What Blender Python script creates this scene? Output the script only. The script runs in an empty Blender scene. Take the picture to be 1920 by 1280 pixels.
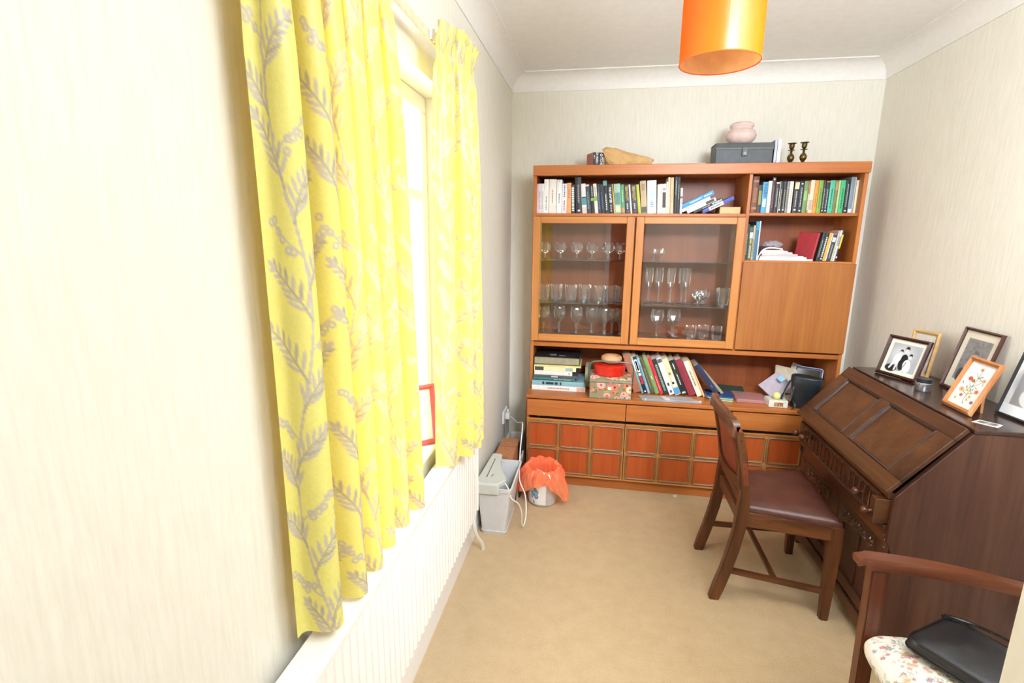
import bpy, bmesh, math, random
import numpy as np
from mathutils import Vector, Matrix, Euler
random.seed(7); np.random.seed(7)
S = bpy.context.scene
COL = S.collection
PI = math.pi
# ------------------------------------------------------------------ camera
CX, CY, CZ = 0.6188, -3.525, 1.5871
YAW, PITCH, ROLL, FPX = -0.1697, 0.2072, 0.0105, 947.08
cam_d = bpy.data.cameras.new('camera'); cam = bpy.data.objects.new('camera', cam_d); COL.objects.link(cam)
f = Vector((math.sin(YAW)*math.cos(PITCH), math.cos(YAW)*math.cos(PITCH), -math.sin(PITCH)))
r = Vector((math.cos(YAW), -math.sin(YAW), 0)); u = r.cross(f)
r2 = r*math.cos(ROLL)+u*math.sin(ROLL); u2 = -r*math.sin(ROLL)+u*math.cos(ROLL)
cam.matrix_world = Matrix(((r2.x, u2.x, -f.x, CX), (r2.y, u2.y, -f.y, CY), (r2.z, u2.z, -f.z, CZ), (0, 0, 0, 1)))
cam_d.sensor_width = 36; cam_d.lens = 36*FPX/1920; cam_d.clip_start = 0.02
S.camera = cam
# ------------------------------------------------------------------ exposure, world, lights
S.view_settings.view_transform = 'Standard'; S.view_settings.look = 'None'
S.view_settings.gamma = 1; S.view_settings.exposure = 0.19; S.view_settings.use_curve_mapping = False
w = bpy.data.worlds.new('sky'); S.world = w; w.use_nodes = True
w.node_tree.nodes['Background'].inputs[0].default_value = (1.0, 0.985, 0.96, 1)
w.node_tree.nodes['Background'].inputs[1].default_value = 2.6
def area(name, loc, target, sx, sy, power, col=(1, 1, 1)):
    d = bpy.data.lights.new(name, 'AREA'); d.shape = 'RECTANGLE'; d.size = sx; d.size_y = sy
    d.energy = power; d.color = col
    o = bpy.data.objects.new(name, d); COL.objects.link(o); o.location = loc
    o.rotation_euler = (Vector(target)-Vector(loc)).to_track_quat('-Z', 'Y').to_euler()
    return o
area('window_daylight', (-0.75, -2.1, 1.75), (0.9, -1.5, 0.9), 1.5, 1.5, 80, (0.93, 0.985, 1.08))
area('bounce_fill', (1.55, -3.05, 2.16), (1.6, -2.8, 2.6), 0.5, 0.5, 64, (0.865, 0.96, 1.10))  # unseen fill added under the ceiling, standing in for a bounced flash
fill = area('aimed_fill', (1.5, -3.6, 2.45), (1.1, -1.0, 0.2), 0.8, 0.35, 26, (0.865, 0.96, 1.10)); fill.data.spread = math.radians(80)  # extra fill lamp added to brighten the far carpet, kept off left wall
# ------------------------------------------------------------------ materials
def lin(c):
    if isinstance(c, str):
        c = tuple(int(c[i:i+2], 16)/255 for i in (0, 2, 4))
    return tuple((x/12.92 if x <= 0.04045 else ((x+0.055)/1.055)**2.4) for x in c[:3])
def newmat(name):
    m = bpy.data.materials.new(name); m.use_nodes = True
    nt = m.node_tree; return m, nt, nt.nodes['Principled BSDF']
def N(nt, t, **kw):
    n = nt.nodes.new(t)
    for k, v in kw.items(): setattr(n, k, v)
    return n
def coords(nt, scale=(1, 1, 1), kind='Object'):
    tc = N(nt, 'ShaderNodeTexCoord'); mp = N(nt, 'ShaderNodeMapping')
    mp.inputs['Scale'].default_value = scale
    nt.links.new(tc.outputs[kind], mp.inputs[0]); return mp.outputs[0]
def noise(nt, vec, scale, detail=3, rough=0.5, dist=0.0):
    n = N(nt, 'ShaderNodeTexNoise'); n.inputs['Scale'].default_value = scale
    n.inputs['Detail'].default_value = detail; n.inputs['Roughness'].default_value = rough
    n.inputs['Distortion'].default_value = dist
    nt.links.new(vec, n.inputs['Vector']); return n.outputs['Fac']
def ramp(nt, fac, stops):
    n = N(nt, 'ShaderNodeValToRGB'); e = n.color_ramp.elements
    while len(e) < len(stops): e.new(0.5)
    for k, (p, c) in enumerate(stops): e[k].position = p; e[k].color = (*lin(c), 1)
    nt.links.new(fac, n.inputs[0]); return n.outputs[0]
def bump(nt, fac, b, strength=0.3, dist=0.002):
    n = N(nt, 'ShaderNodeBump'); n.inputs['Strength'].default_value = strength
    n.inputs['Distance'].default_value = dist
    nt.links.new(fac, n.inputs['Height']); nt.links.new(n.outputs[0], b.inputs['Normal'])
def shade(c, k):
    if isinstance(c, str): c = tuple(int(c[i:i+2], 16)/255 for i in (0, 2, 4))
    return tuple(max(0, min(1, x*k)) for x in c)
_pc = {}
def paint(col, rough=0.5, metal=0.0, var=0.06, scale=40):
    """plain coloured surface with a little procedural mottling"""
    key = (str(col), rough, metal, var)
    if key in _pc: return _pc[key]
    m, nt, b = newmat('paint_%s' % (col if isinstance(col, str) else len(_pc)))
    fac = noise(nt, coords(nt), scale, 2)
    nt.links.new(ramp(nt, fac, [(0.3, shade(col, 1-var)), (0.7, shade(col, 1+var))]), b.inputs['Base Color'])
    b.inputs['Roughness'].default_value = rough; b.inputs['Metallic'].default_value = metal
    _pc[key] = m; return m
def wood(name, stops, axis='Z', scale=9, rough=0.4, spec=0.4, stretch=14, bmp=0.08, dist=0.6):
    m, nt, b = newmat(name)
    sc = {'X': (1, stretch, stretch), 'Y': (stretch, 1, stretch), 'Z': (stretch, stretch, 1)}[axis]
    v = coords(nt, tuple(s*scale/10 for s in sc))
    f1 = noise(nt, v, 1.0, 5, 0.6, dist)
    v2 = coords(nt, tuple((s*9 if s > 1 else s*2) for s in sc))
    f2 = noise(nt, v2, 1.3, 2, 0.5)
    mx = N(nt, 'ShaderNodeMath', operation='MULTIPLY_ADD'); mx.inputs[1].default_value = 0.28
    nt.links.new(f2, mx.inputs[0])
    ml = N(nt, 'ShaderNodeMath', operation='MULTIPLY'); ml.inputs[1].default_value = 0.72
    nt.links.new(f1, ml.inputs[0]); nt.links.new(ml.outputs[0], mx.inputs[2])
    nt.links.new(ramp(nt, mx.outputs[0], stops), b.inputs['Base Color'])
    b.inputs['Roughness'].default_value = rough; b.inputs['Specular IOR Level'].default_value = spec
    bump(nt, mx.outputs[0], b, bmp, 0.001)
    return m
M = {}
TEAK = [(0.3, '9c5424'), (0.5, 'b46a32'), (0.7, 'c47e42')]
TEAKR = [(0.3, '87381a'), (0.5, 'a04a24'), (0.7, 'b05a2c')]
M['teak_h'] = wood('teak_horizontal', TEAK, 'X', 8)
M['teak_v'] = wood('teak_vertical', TEAK, 'Z', 8)
M['teak_flap'] = wood('teak_flap_veneer', [(0.32, '8c4e20'), (0.5, '9e602c'), (0.68, 'ac7038')], 'Z', 7)
M['teak_door'] = wood('teak_pale_frame', [(0.3, 'ae6c34'), (0.5, 'be7c40'), (0.7, 'ca8a4a')], 'Z', 8)
M['teak_doorh'] = wood('teak_pale_frame_horizontal', [(0.3, 'ae6c34'), (0.5, 'be7c40'), (0.7, 'ca8a4a')], 'X', 8)
M['teak_back'] = wood('teak_back_panel', [(0.3, '7e3f22'), (0.5, '96502c'), (0.7, 'a55c34')], 'Z', 6)
M['teak_red'] = wood('teak_red_square', [(0.3, '9a4018'), (0.5, 'af5022'), (0.7, 'bc5e2c')], 'Z', 9)
M['olive_rim'] = paint('8a6238', 0.45)
OAK = [(0.28, '2c170e'), (0.5, '50301c'), (0.72, '6f4628')]
M['oak_x'] = wood('dark_oak_depth', OAK, 'X', 10, 0.33, 0.5, 10, 0.15)
M['oak_y'] = wood('dark_oak_across', OAK, 'Y', 10, 0.33, 0.5, 10, 0.15)
M['oak_z'] = wood('dark_oak_upright', [(0.28, '321b14'), (0.5, '503024'), (0.72, '684534')], 'Z', 9, 0.36, 0.5, 8, 0.15, 1.2)
M['oak_top'] = wood('dark_oak_top', [(0.28, '2a1a14'), (0.5, '3e2820'), (0.72, '50362a')], 'Y', 9, 0.22, 0.6, 9, 0.1)
M['oak_carve'] = paint('3a2014', 0.22)
CH = [(0.28, '32170b'), (0.5, '563019'), (0.72, '7c4a28')]
M['chair_z'] = wood('worn_chair_wood_upright', CH, 'Z', 12, 0.38, 0.5, 9, 0.2)
M['chair_x'] = wood('worn_chair_wood_depth', CH, 'X', 12, 0.38, 0.5, 9, 0.2)
M['chair_y'] = wood('worn_chair_wood_across', CH, 'Y', 12, 0.38, 0.5, 9, 0.2)
AR = [(0.28, '4a2212'), (0.5, '68361e'), (0.72, '84502e')]
M['arm_x'] = wood('armchair_wood', AR, 'X', 10, 0.3, 0.5, 9, 0.1)
M['arm_z'] = wood('armchair_wood_upright', AR, 'Z', 10, 0.3, 0.5, 9, 0.1)
def wallpaper(name, c1, c2, scale=(160, 160, 14), s=0.5, d=0.004):
    m, nt, b = newmat(name)
    v = coords(nt, scale); f1 = noise(nt, v, 0.6, 4, 0.65)
    nt.links.new(ramp(nt, f1, [(0.3, c1), (0.7, c2)]), b.inputs['Base Color'])
    b.inputs['Roughness'].default_value = 0.75; b.inputs['Specular IOR Level'].default_value = 0.2
    bump(nt, f1, b, s, d); return m
M['wallpaper'] = wallpaper('ribbed_cream_wallpaper', 'e3dece', 'eee9db', s=0.3, d=0.003)
M['ceiling'] = wallpaper('ceiling_paper', 'efece6', 'f4f2ee', (40, 40, 40), 0.3, 0.002)
M['coving'] = paint('efebe4', 0.5, var=0.01)
M['white'] = paint('f2efe9', 0.35, var=0.01)
M['radiator'] = paint('f4eee4', 0.3, var=0.01)
m, nt, b = newmat('beige_carpet')
f1 = noise(nt, coords(nt), 260, 4, 0.7); f2 = noise(nt, coords(nt), 14, 3, 0.6)
mx = N(nt, 'ShaderNodeMath', operation='MULTIPLY_ADD'); mx.inputs[1].default_value = 0.25
nt.links.new(f2, mx.inputs[0]); ml = N(nt, 'ShaderNodeMath', operation='MULTIPLY'); ml.inputs[1].default_value = 0.75
nt.links.new(f1, ml.inputs[0]); nt.links.new(ml.outputs[0], mx.inputs[2])
nt.links.new(ramp(nt, mx.outputs[0], [(0.3, 'c2a47c'), (0.5, 'd6ba92'), (0.7, 'e4cba6')]), b.inputs['Base Color'])
b.inputs['Roughness'].default_value = 0.95; b.inputs['Specular IOR Level'].default_value = 0.05
bump(nt, f1, b, 0.8, 0.006); M['carpet'] = m
def leather(name, c1, c2, rough=0.35, sc=60):
    m, nt, b = newmat(name)
    f1 = noise(nt, coords(nt), 12, 4, 0.6)
    nt.links.new(ramp(nt, f1, [(0.35, c1), (0.65, c2)]), b.inputs['Base Color'])
    b.inputs['Roughness'].default_value = rough
    vo = N(nt, 'ShaderNodeTexVoronoi'); vo.inputs['Scale'].default_value = sc*6
    nt.links.new(coords(nt), vo.inputs['Vector']); bump(nt, vo.outputs['Distance'], b, 0.25, 0.0008)
    return m
M['seat_leather'] = leather('brown_seat_leather', '4c2a22', '62382c', 0.33)
M['back_leather'] = leather('red_brown_back_leather', '6e2c1c', '85402a', 0.45)
M['black_leather'] = leather('black_leather', '1b1a1c', '2b2a2d', 0.35)
M['case_black'] = leather('black_case', '1c2024', '2c3238', 0.38)
M['paper_bag'] = paint('cfa46c', 0.75, var=0.03, scale=25)
M['card'] = paint('a8714a', 0.8)
M['brass'] = paint('6b5a34', 0.35, 0.9, 0.25, 60)
M['steel'] = paint('c4c4c6', 0.25, 0.9)
M['page'] = paint('e2d6bc', 0.8)
M['page_w'] = paint('efe9dc', 0.8)
def glassy(name, tint=(1, 1, 1), refl=0.5, base=0.05, rough=0.02, milk=0.0, mcol=(0.9, 0.9, 0.9), flat=False):
    """thin clear glass: see-through with fresnel reflections"""
    m = bpy.data.materials.new(name); m.use_nodes = True; nt = m.node_tree; nt.nodes.clear()
    o = N(nt, 'ShaderNodeOutputMaterial'); t = N(nt, 'ShaderNodeBsdfTransparent'); g = N(nt, 'ShaderNodeBsdfGlossy')
    t.inputs[0].default_value = (*tint, 1); g.inputs['Roughness'].default_value = rough
    g.inputs[0].default_value = (1, 1, 1, 1)
    lw = N(nt, 'ShaderNodeLayerWeight'); lw.inputs[0].default_value = refl
    a = N(nt, 'ShaderNodeMath', operation='ADD'); a.inputs[1].default_value = base; a.use_clamp = True
    if flat:      # sheet glass: Schlick-like curve, the same from both sides
        lw.inputs[0].default_value = 0.5; pw = N(nt, 'ShaderNodeMath', operation='POWER'); pw.inputs[1].default_value = 4.0
        nt.links.new(lw.outputs['Facing'], pw.inputs[0]); ml_ = N(nt, 'ShaderNodeMath', operation='MULTIPLY'); ml_.inputs[1].default_value = refl
        nt.links.new(pw.outputs[0], ml_.inputs[0]); nt.links.new(ml_.outputs[0], a.inputs[0])
    else: nt.links.new(lw.outputs['Fresnel'], a.inputs[0])
    mxs = N(nt, 'ShaderNodeMixShader'); nt.links.new(a.outputs[0], mxs.inputs[0])
    nt.links.new(t.outputs[0], mxs.inputs[1]); nt.links.new(g.outputs[0], mxs.inputs[2])
    out = mxs.outputs[0]
    if milk:
        d = N(nt, 'ShaderNodeBsdfDiffuse'); d.inputs[0].default_value = (*mcol, 1); tl = N(nt, 'ShaderNodeBsdfTranslucent'); tl.inputs[0].default_value = (*mcol, 1)
        a1 = N(nt, 'ShaderNodeAddShader'); nt.links.new(d.outputs[0], a1.inputs[0]); nt.links.new(tl.outputs[0], a1.inputs[1])
        m3 = N(nt, 'ShaderNodeMixShader'); m3.inputs[0].default_value = milk
        nt.links.new(out, m3.inputs[1]); nt.links.new(a1.outputs[0], m3.inputs[2]); out = m3.outputs[0]
    nt.links.new(out, o.inputs[0]); return m
M['pane'] = glassy('cabinet_pane', (0.97, 0.98, 0.97), 0.8, 0.055, flat=True)
M['win_pane'] = glassy('window_pane', (0.98, 0.99, 0.98), 0.7, 0.03, flat=True)
M['shelf_glass'] = glassy('glass_shelf', (0.62, 0.74, 0.70), 0.5, 0.08)
M['crystal'] = glassy('crystal', (0.98, 0.98, 0.98), 0.38, 0.04, 0.08, 0.035)
M['clear_plastic'] = glassy('clear_plastic', (0.85, 0.85, 0.87), 0.3, 0.10, 0.2, 0.35, (0.6, 0.6, 0.62))
M['pink_plastic'] = glassy('pink_plastic', (0.9, 0.75, 0.75), 0.3, 0.08, 0.25, 0.35, (0.6, 0.36, 0.36))
def transl(name, col, tcol, mixf=0.5, gloss=0.0, attr=False, scale=30):
    m = bpy.data.materials.new(name); m.use_nodes = True; nt = m.node_tree; nt.nodes.clear()
    o = N(nt, 'ShaderNodeOutputMaterial'); d = N(nt, 'ShaderNodeBsdfDiffuse'); t = N(nt, 'ShaderNodeBsdfTranslucent')
    if attr:
        a = N(nt, 'ShaderNodeVertexColor'); a.layer_name = 'Col'
        nt.links.new(a.outputs[0], d.inputs[0])
        mu = N(nt, 'ShaderNodeMix', data_type='RGBA', blend_type='MULTIPLY'); mu.inputs[0].default_value = 1
        nt.links.new(a.outputs[0], mu.inputs[6]); mu.inputs[7].default_value = (*tcol, 1)
        nt.links.new(mu.outputs[2], t.inputs[0])
    else:
        fac = noise(nt, coords(nt), scale, 3)
        nt.links.new(ramp(nt, fac, [(0.3, shade(col, 0.95)), (0.7, shade(col, 1.05))]), d.inputs[0])
        t.inputs[0].default_value = (*tcol, 1)
    mxs = N(nt, 'ShaderNodeMixShader'); mxs.inputs[0].default_value = mixf
    nt.links.new(d.outputs[0], mxs.inputs[1]); nt.links.new(t.outputs[0], mxs.inputs[2])
    out = mxs.outputs[0]
    if gloss:
        g = N(nt, 'ShaderNodeBsdfGlossy'); g.inputs['Roughness'].default_value = 0.3
        m2 = N(nt, 'ShaderNodeMixShader'); m2.inputs[0].default_value = gloss
        nt.links.new(out, m2.inputs[1]); nt.links.new(g.outputs[0], m2.inputs[2]); out = m2.outputs[0]
    nt.links.new(out, o.inputs[0]); return m
M['curtain'] = transl('yellow_leafy_curtain', None, (1.0, 0.62, 0.20), 0.28, 0.03, True)
M['lining'] = transl('curtain_lining', 'f3ecd2', (0.9, 0.8, 0.5), 0.4)
M['shade'] = transl('orange_lampshade', 'ee7408', (1.0, 0.34, 0.02), 0.40, 0.05, scale=6)
M['shade_in'] = transl('lampshade_inside', 'fbd9a0', (1.0, 0.6, 0.2), 0.3)
M['orange_bag'] = glassy('orange_plastic_bag', (1.0, 0.60, 0.42), 0.3, 0.10, 0.18, 0.48, (0.82, 0.27, 0.13))
M['pink_glass'] = transl('pink_frosted_glass', 'f0d8d0', (0.95, 0.76, 0.70), 0.3, 0.05)
def attrmat(name, rough=0.6, metal=0, bmp=0.0):
    m, nt, b = newmat(name); a = N(nt, 'ShaderNodeVertexColor'); a.layer_name = 'Col'
    nt.links.new(a.outputs[0], b.inputs['Base Color']); b.inputs['Roughness'].default_value = rough
    if bmp:
        bump(nt, noise(nt, coords(nt), 500, 2), b, bmp, 0.001)
    return m
M['print'] = attrmat('printed_picture', 0.35); M['fabric_print'] = attrmat('printed_fabric', 0.85, 0, 0.4)
# ------------------------------------------------------------------ mesh helpers
def BM(): return bmesh.new()
def box(bm, x0, x1, y0, y1, z0, z1, bev=0.0, mat=None, seg=1):
    v = [bm.verts.new(p) for p in ((x0,y0,z0),(x1,y0,z0),(x1,y1,z0),(x0,y1,z0),(x0,y0,z1),(x1,y0,z1),(x1,y1,z1),(x0,y1,z1))]
    fs = [bm.faces.new([v[i] for i in q]) for q in ((0,3,2,1),(4,5,6,7),(0,1,5,4),(1,2,6,5),(2,3,7,6),(3,0,4,7))]
    if bev:
        es = list({e for f_ in fs for e in f_.edges})
        rr = bmesh.ops.bevel(bm, geom=es, offset=bev, segments=seg, affect='EDGES', profile=0.5)
        v = list({vv for f_ in rr['faces'] for vv in f_.verts} | {q for q in v if q.is_valid})
    if mat is not None: bmesh.ops.transform(bm, matrix=mat, verts=[q for q in v if q.is_valid])
    return bm
def prism(bm, pts, a0, a1, axis='Y', bev=0.0):
    """extrude a polygon of (p,q) along an axis; for Y: (x,z), X: (y,z), Z: (x,y)"""
    def P(p, a):
        return {'Y': (p[0], a, p[1]), 'X': (a, p[0], p[1]), 'Z': (p[0], p[1], a)}[axis]
    A = [bm.verts.new(P(p, a0)) for p in pts]; B = [bm.verts.new(P(p, a1)) for p in pts]
    fs = [bm.faces.new(A[::-1]), bm.faces.new(B)]; n = len(pts)
    for i in range(n): fs.append(bm.faces.new((A[i], A[(i+1) % n], B[(i+1) % n], B[i])))
    if bev:
        bmesh.ops.bevel(bm, geom=list({e for f_ in fs for e in f_.edges}), offset=bev, segments=1, affect='EDGES')
    return bm
def lathe(bm, prof, seg=24, c=(0, 0, 0), axis='Z', sx=1, sy=1, closed=False):
    rings = []
    for (rr, z) in prof:
        ring = []
        for k in range(seg):
            a = 2*PI*k/seg; p = (rr*math.cos(a)*sx, rr*math.sin(a)*sy, z)
            if axis == 'X': p = (p[2], p[0], p[1])
            if axis == 'Y': p = (p[0], p[2], p[1])
            ring.append(bm.verts.new((p[0]+c[0], p[1]+c[1], p[2]+c[2])))
        rings.append(ring)
    for a, b_ in zip(rings, rings[1:]):
        for k in range(seg): bm.faces.new((a[k], a[(k+1) % seg], b_[(k+1) % seg], b_[k]))
    if prof[0][0] > 1e-5 and not closed: bm.faces.new(rings[0][::-1])
    if prof[-1][0] > 1e-5 and not closed: bm.faces.new(rings[-1])
    return bm
def tube(bm, pts, rad, seg=8, sq=1.0):
    pts = [Vector(p) for p in pts]; rings = []
    up = Vector((0.013, 0.027, 1))
    for i, p in enumerate(pts):
        t = (pts[min(i+1, len(pts)-1)]-pts[max(i-1, 0)]).normalized()
        if abs(t.dot(up.normalized())) > 0.95: a = t.cross(Vector((0, 1, 0))).normalized()
        else: a = t.cross(up).normalized()
        if i and a.dot(pa) < 0: a = -a
        pa = a; b_ = t.cross(a)
        rr = rad[i] if isinstance(rad, (list, tuple)) else rad
        rings.append([bm.verts.new(p+a*math.cos(2*PI*k/seg)*rr+b_*math.sin(2*PI*k/seg)*rr*sq) for k in range(seg)])
    for A, B in zip(rings, rings[1:]):
        for k in range(seg): bm.faces.new((A[k], A[(k+1) % seg], B[(k+1) % seg], B[k]))
    bm.faces.new(rings[0][::-1]); bm.faces.new(rings[-1]); return bm
def sweep(bm, secs):
    """loft rectangular cross sections; each sec = 4 points"""
    rings = [[bm.verts.new(p) for p in s] for s in secs]
    n = len(rings[0])
    for A, B in zip(rings, rings[1:]):
        for k in range(n): bm.faces.new((A[k], A[(k+1) % n], B[(k+1) % n], B[k]))
    bm.faces.new(rings[0][::-1]); bm.faces.new(rings[-1]); return bm
def smooth_path(pts, n=6):
    P = [Vector(p) for p in pts]; out = []
    P = [P[0]*2-P[1]]+P+[P[-1]*2-P[-2]]
    for i in range(1, len(P)-2):
        for k in range(n):
            t = k/n
            out.append(0.5*((2*P[i])+(P[i+1]-P[i-1])*t+(2*P[i-1]-5*P[i]+4*P[i+1]-P[i+2])*t*t+(3*P[i]-P[i-1]-3*P[i+1]+P[i+2])*t**3))
    out.append(P[-2]); return out
ORG = {}
def root_of(o):
    while o.parent: o = o.parent
    return o
def finish(me, sm, angle=0.6):
    if sm:
        for p in me.polygons: p.use_smooth = True
        try: me.set_sharp_from_angle(angle=angle)
        except Exception: pass
def part(name, bm, mat, parent=None, smooth=False, label=None, org=None, cat=None, group=None, kind=None, recalc=True, angle=0.6):
    """one mesh object from a bmesh; written in world coordinates and re-based on its thing's origin"""
    if recalc: bmesh.ops.recalc_face_normals(bm, faces=bm.faces)
    if parent is not None: base = ORG[root_of(parent).name]
    else: base = Vector(org if org else (0, 0, 0))
    me = bpy.data.meshes.new(name)
    bmesh.ops.translate(bm, vec=-base, verts=bm.verts)
    bm.to_mesh(me); bm.free(); finish(me, smooth, angle)
    if mat: me.materials.append(mat)
    o = bpy.data.objects.new(name, me); COL.objects.link(o)
    if parent is not None: o.parent = parent
    else: o.location = base; ORG[o.name] = base
    if label: o['label'] = label
    if cat: o['category'] = cat
    if group: o['group'] = group
    if kind: o['kind'] = kind
    return o
def thing(name, label, cat, org=(0, 0, 0), group=None, rot=None, local=False, kind=None):
    o = bpy.data.objects.new(name, None); COL.objects.link(o); o.empty_display_size = 0.05
    o.location = org; ORG[o.name] = Vector((0, 0, 0)) if local else Vector(org)
    if rot: o.rotation_euler = rot
    if label: o['label'] = label
    if cat: o['category'] = cat
    if group: o['group'] = group
    if kind: o['kind'] = kind
    return o
def struct(name, bm, mat, **k): return part(name, bm, mat, kind='structure', **k)
def grid_mesh(name, X, Y, Z, C, mat, parent=None, thick=0, smooth=True, **k):
    """X,Y,Z,C arrays (ny,nx[,3]) -> one mesh with a colour attribute"""
    ny, nx = X.shape
    if parent is not None: base = ORG[root_of(parent).name]
    else: base = Vector(k.get('org', (0, 0, 0)))
    V = np.stack([X-base.x, Y-base.y, Z-base.z], -1).reshape(-1, 3)
    idx = np.arange(nx*ny).reshape(ny, nx)
    F = np.stack([idx[:-1, :-1], idx[:-1, 1:], idx[1:, 1:], idx[1:, :-1]], -1).reshape(-1, 4)
    me = bpy.data.meshes.new(name)
    me.vertices.add(len(V)); me.vertices.foreach_set('co', V.ravel())
    me.loops.add(F.size); me.loops.foreach_set('vertex_index', F.ravel())
    me.polygons.add(len(F)); me.polygons.foreach_set('loop_start', np.arange(0, F.size, 4))
    me.update(calc_edges=True); me.validate()
    if C is not None:
        ca = me.color_attributes.new('Col', 'FLOAT_COLOR', 'POINT')
        L = np.where(C <= 0.04045, C/12.92, ((C+0.055)/1.055)**2.4)
        ca.data.foreach_set('color', np.concatenate([L.reshape(-1, 3), np.ones((len(V), 1))], 1).astype(np.float32).ravel())
    if smooth: me.polygons.foreach_set('use_smooth', np.ones(len(F), dtype=bool))
    me.materials.append(mat)
    o = bpy.data.objects.new(name, me); COL.objects.link(o)
    if parent is not None: o.parent = parent
    else: o.location = base; ORG[o.name] = base
    for kk in ('label', 'cat', 'group', 'kind'):
        if k.get(kk): o[{'cat': 'category'}.get(kk, kk)] = k[kk]
    if thick:
        md = o.modifiers.new('thickness', 'SOLIDIFY'); md.thickness = thick
    return o
class Canvas:
    """small raster painted with stamps; every texel becomes a mesh vertex colour"""
    def __init__(s, w_, h_, bg): s.w, s.h = w_, h_; s.a = np.zeros((h_, w_, 3)); s.a[:] = s.c(bg); s.yy, s.xx = np.mgrid[0:h_, 0:w_]
    def c(s, c): return np.array([int(c[i:i+2], 16)/255 for i in (0, 2, 4)]) if isinstance(c, str) else np.array(c)
    def _win(s, cx, cy, R):
        x0, x1 = max(0, int(cx-R)), min(s.w, int(cx+R)+2); y0, y1 = max(0, int(cy-R)), min(s.h, int(cy+R)+2)
        return slice(y0, y1), slice(x0, x1)
    def ell(s, cx, cy, rx, ry, col, ang=0, al=1.0):
        W = s._win(cx, cy, max(rx, ry)+1)
        if s.xx[W].size == 0: return
        dx, dy = s.xx[W]-cx, s.yy[W]-cy; ca, sa = math.cos(ang), math.sin(ang)
        d = ((dx*ca+dy*sa)/rx)**2+((-dx*sa+dy*ca)/ry)**2
        m_ = np.clip((1.0-d)*min(rx, ry)*0.9+0.3, 0, 1)[..., None]*al
        s.a[W] = s.a[W]*(1-m_)+s.c(col)*m_
    def leaf(s, x, y, L, wd, ang, col, al=1.0): s.ell(x+math.cos(ang)*L/2, y+math.sin(ang)*L/2, L/2, wd/2, col, ang, al)
    def line(s, x0, y0, x1, y1, wd, col, al=1.0):
        n = int(max(abs(x1-x0), abs(y1-y0))/max(wd*0.6, 0.6))+1
        for k in range(n+1): s.ell(x0+(x1-x0)*k/n, y0+(y1-y0)*k/n, wd/2+0.35, wd/2+0.35, col, 0, al)
    def rect(s, x0, y0, x1, y1, col): s.a[max(0, int(y0)):int(y1), max(0, int(x0)):int(x1)] = s.c(col)
    def noise(s, amp): s.a = np.clip(s.a+np.random.normal(0, amp, (s.h, s.w, 1)), 0, 1)
def plate(name, cv, P0, U, V, mat, parent, off=0.0006, **k):
    """flat printed sheet: canvas row 0 = top; P0 lower-left corner, U width vector, V height vector"""
    P0, U, V = Vector(P0), Vector(U), Vector(V); n = U.cross(V).normalized()*off
    uu = np.linspace(0, 1, cv.w)[None, :].repeat(cv.h, 0); vv = np.linspace(1, 0, cv.h)[:, None].repeat(cv.w, 1)
    X, Y, Z = [P0[i]+n[i]+U[i]*uu+V[i]*vv for i in range(3)]
    return grid_mesh(name, X, Y, Z, cv.a, mat, parent, smooth=False, **k)
def text_part(name, s, size, mat, parent, matrix, label=None, squash=1.0):
    cu = bpy.data.curves.new(name, 'FONT'); cu.body = s; cu.size = size; cu.extrude = 0.0002
    cu.align_x = 'CENTER'; cu.align_y = 'CENTER'; cu.resolution_u = 2; cu.offset = size*0.015
    tmp = bpy.data.objects.new('tmp_text', cu); COL.objects.link(tmp)
    bpy.context.view_layer.update()
    me = bpy.data.meshes.new_from_object(tmp.evaluated_get(bpy.context.evaluated_depsgraph_get()))
    bpy.data.objects.remove(tmp); me.transform(Matrix.Diagonal((squash, 1, 1, 1))); me.transform(matrix)
    me.name = name; me.materials.clear(); me.materials.append(mat)
    o = bpy.data.objects.new(name, me); COL.objects.link(o); o.parent = parent
    if label: o['label'] = label
    return o
# ------------------------------------------------------------------ room shell
H, W, CV = 2.60, 2.216, 0.10
YF = -4.75
WY0, WY1, WZ0, WZ1 = -2.54, -1.44, 0.80, 2.12
bm = BM(); box(bm, -0.2, W+0.2, YF-0.2, 0.2, -0.1, 0); struct('floor', bm, M['carpet'])
bm = BM(); box(bm, -0.2, W+0.2, YF-0.2, 0.2, H, H+0.1); struct('ceiling', bm, M['ceiling'])
bm = BM(); box(bm, -0.2, W+0.2, 0, 0.2, 0, H); struct('wall_back', bm, M['wallpaper'])
bm = BM(); box(bm, W, W+0.2, YF, 0, 0, H); struct('wall_right', bm, M['wallpaper'])
bm = BM(); box(bm, -0.2, W+0.2, YF-0.2, YF, 0, H); struct('wall_front', bm, M['wallpaper'])
bm = BM()
box(bm, -0.2, 0, YF, WY0, 0, H); box(bm, -0.2, 0, WY1, 0, 0, H)
box(bm, -0.2, 0, WY0, WY1, 0, WZ0-0.02); box(bm, -0.2, 0, WY0, WY1, WZ1, H)
struct('wall_left', bm, M['wallpaper'])
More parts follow.
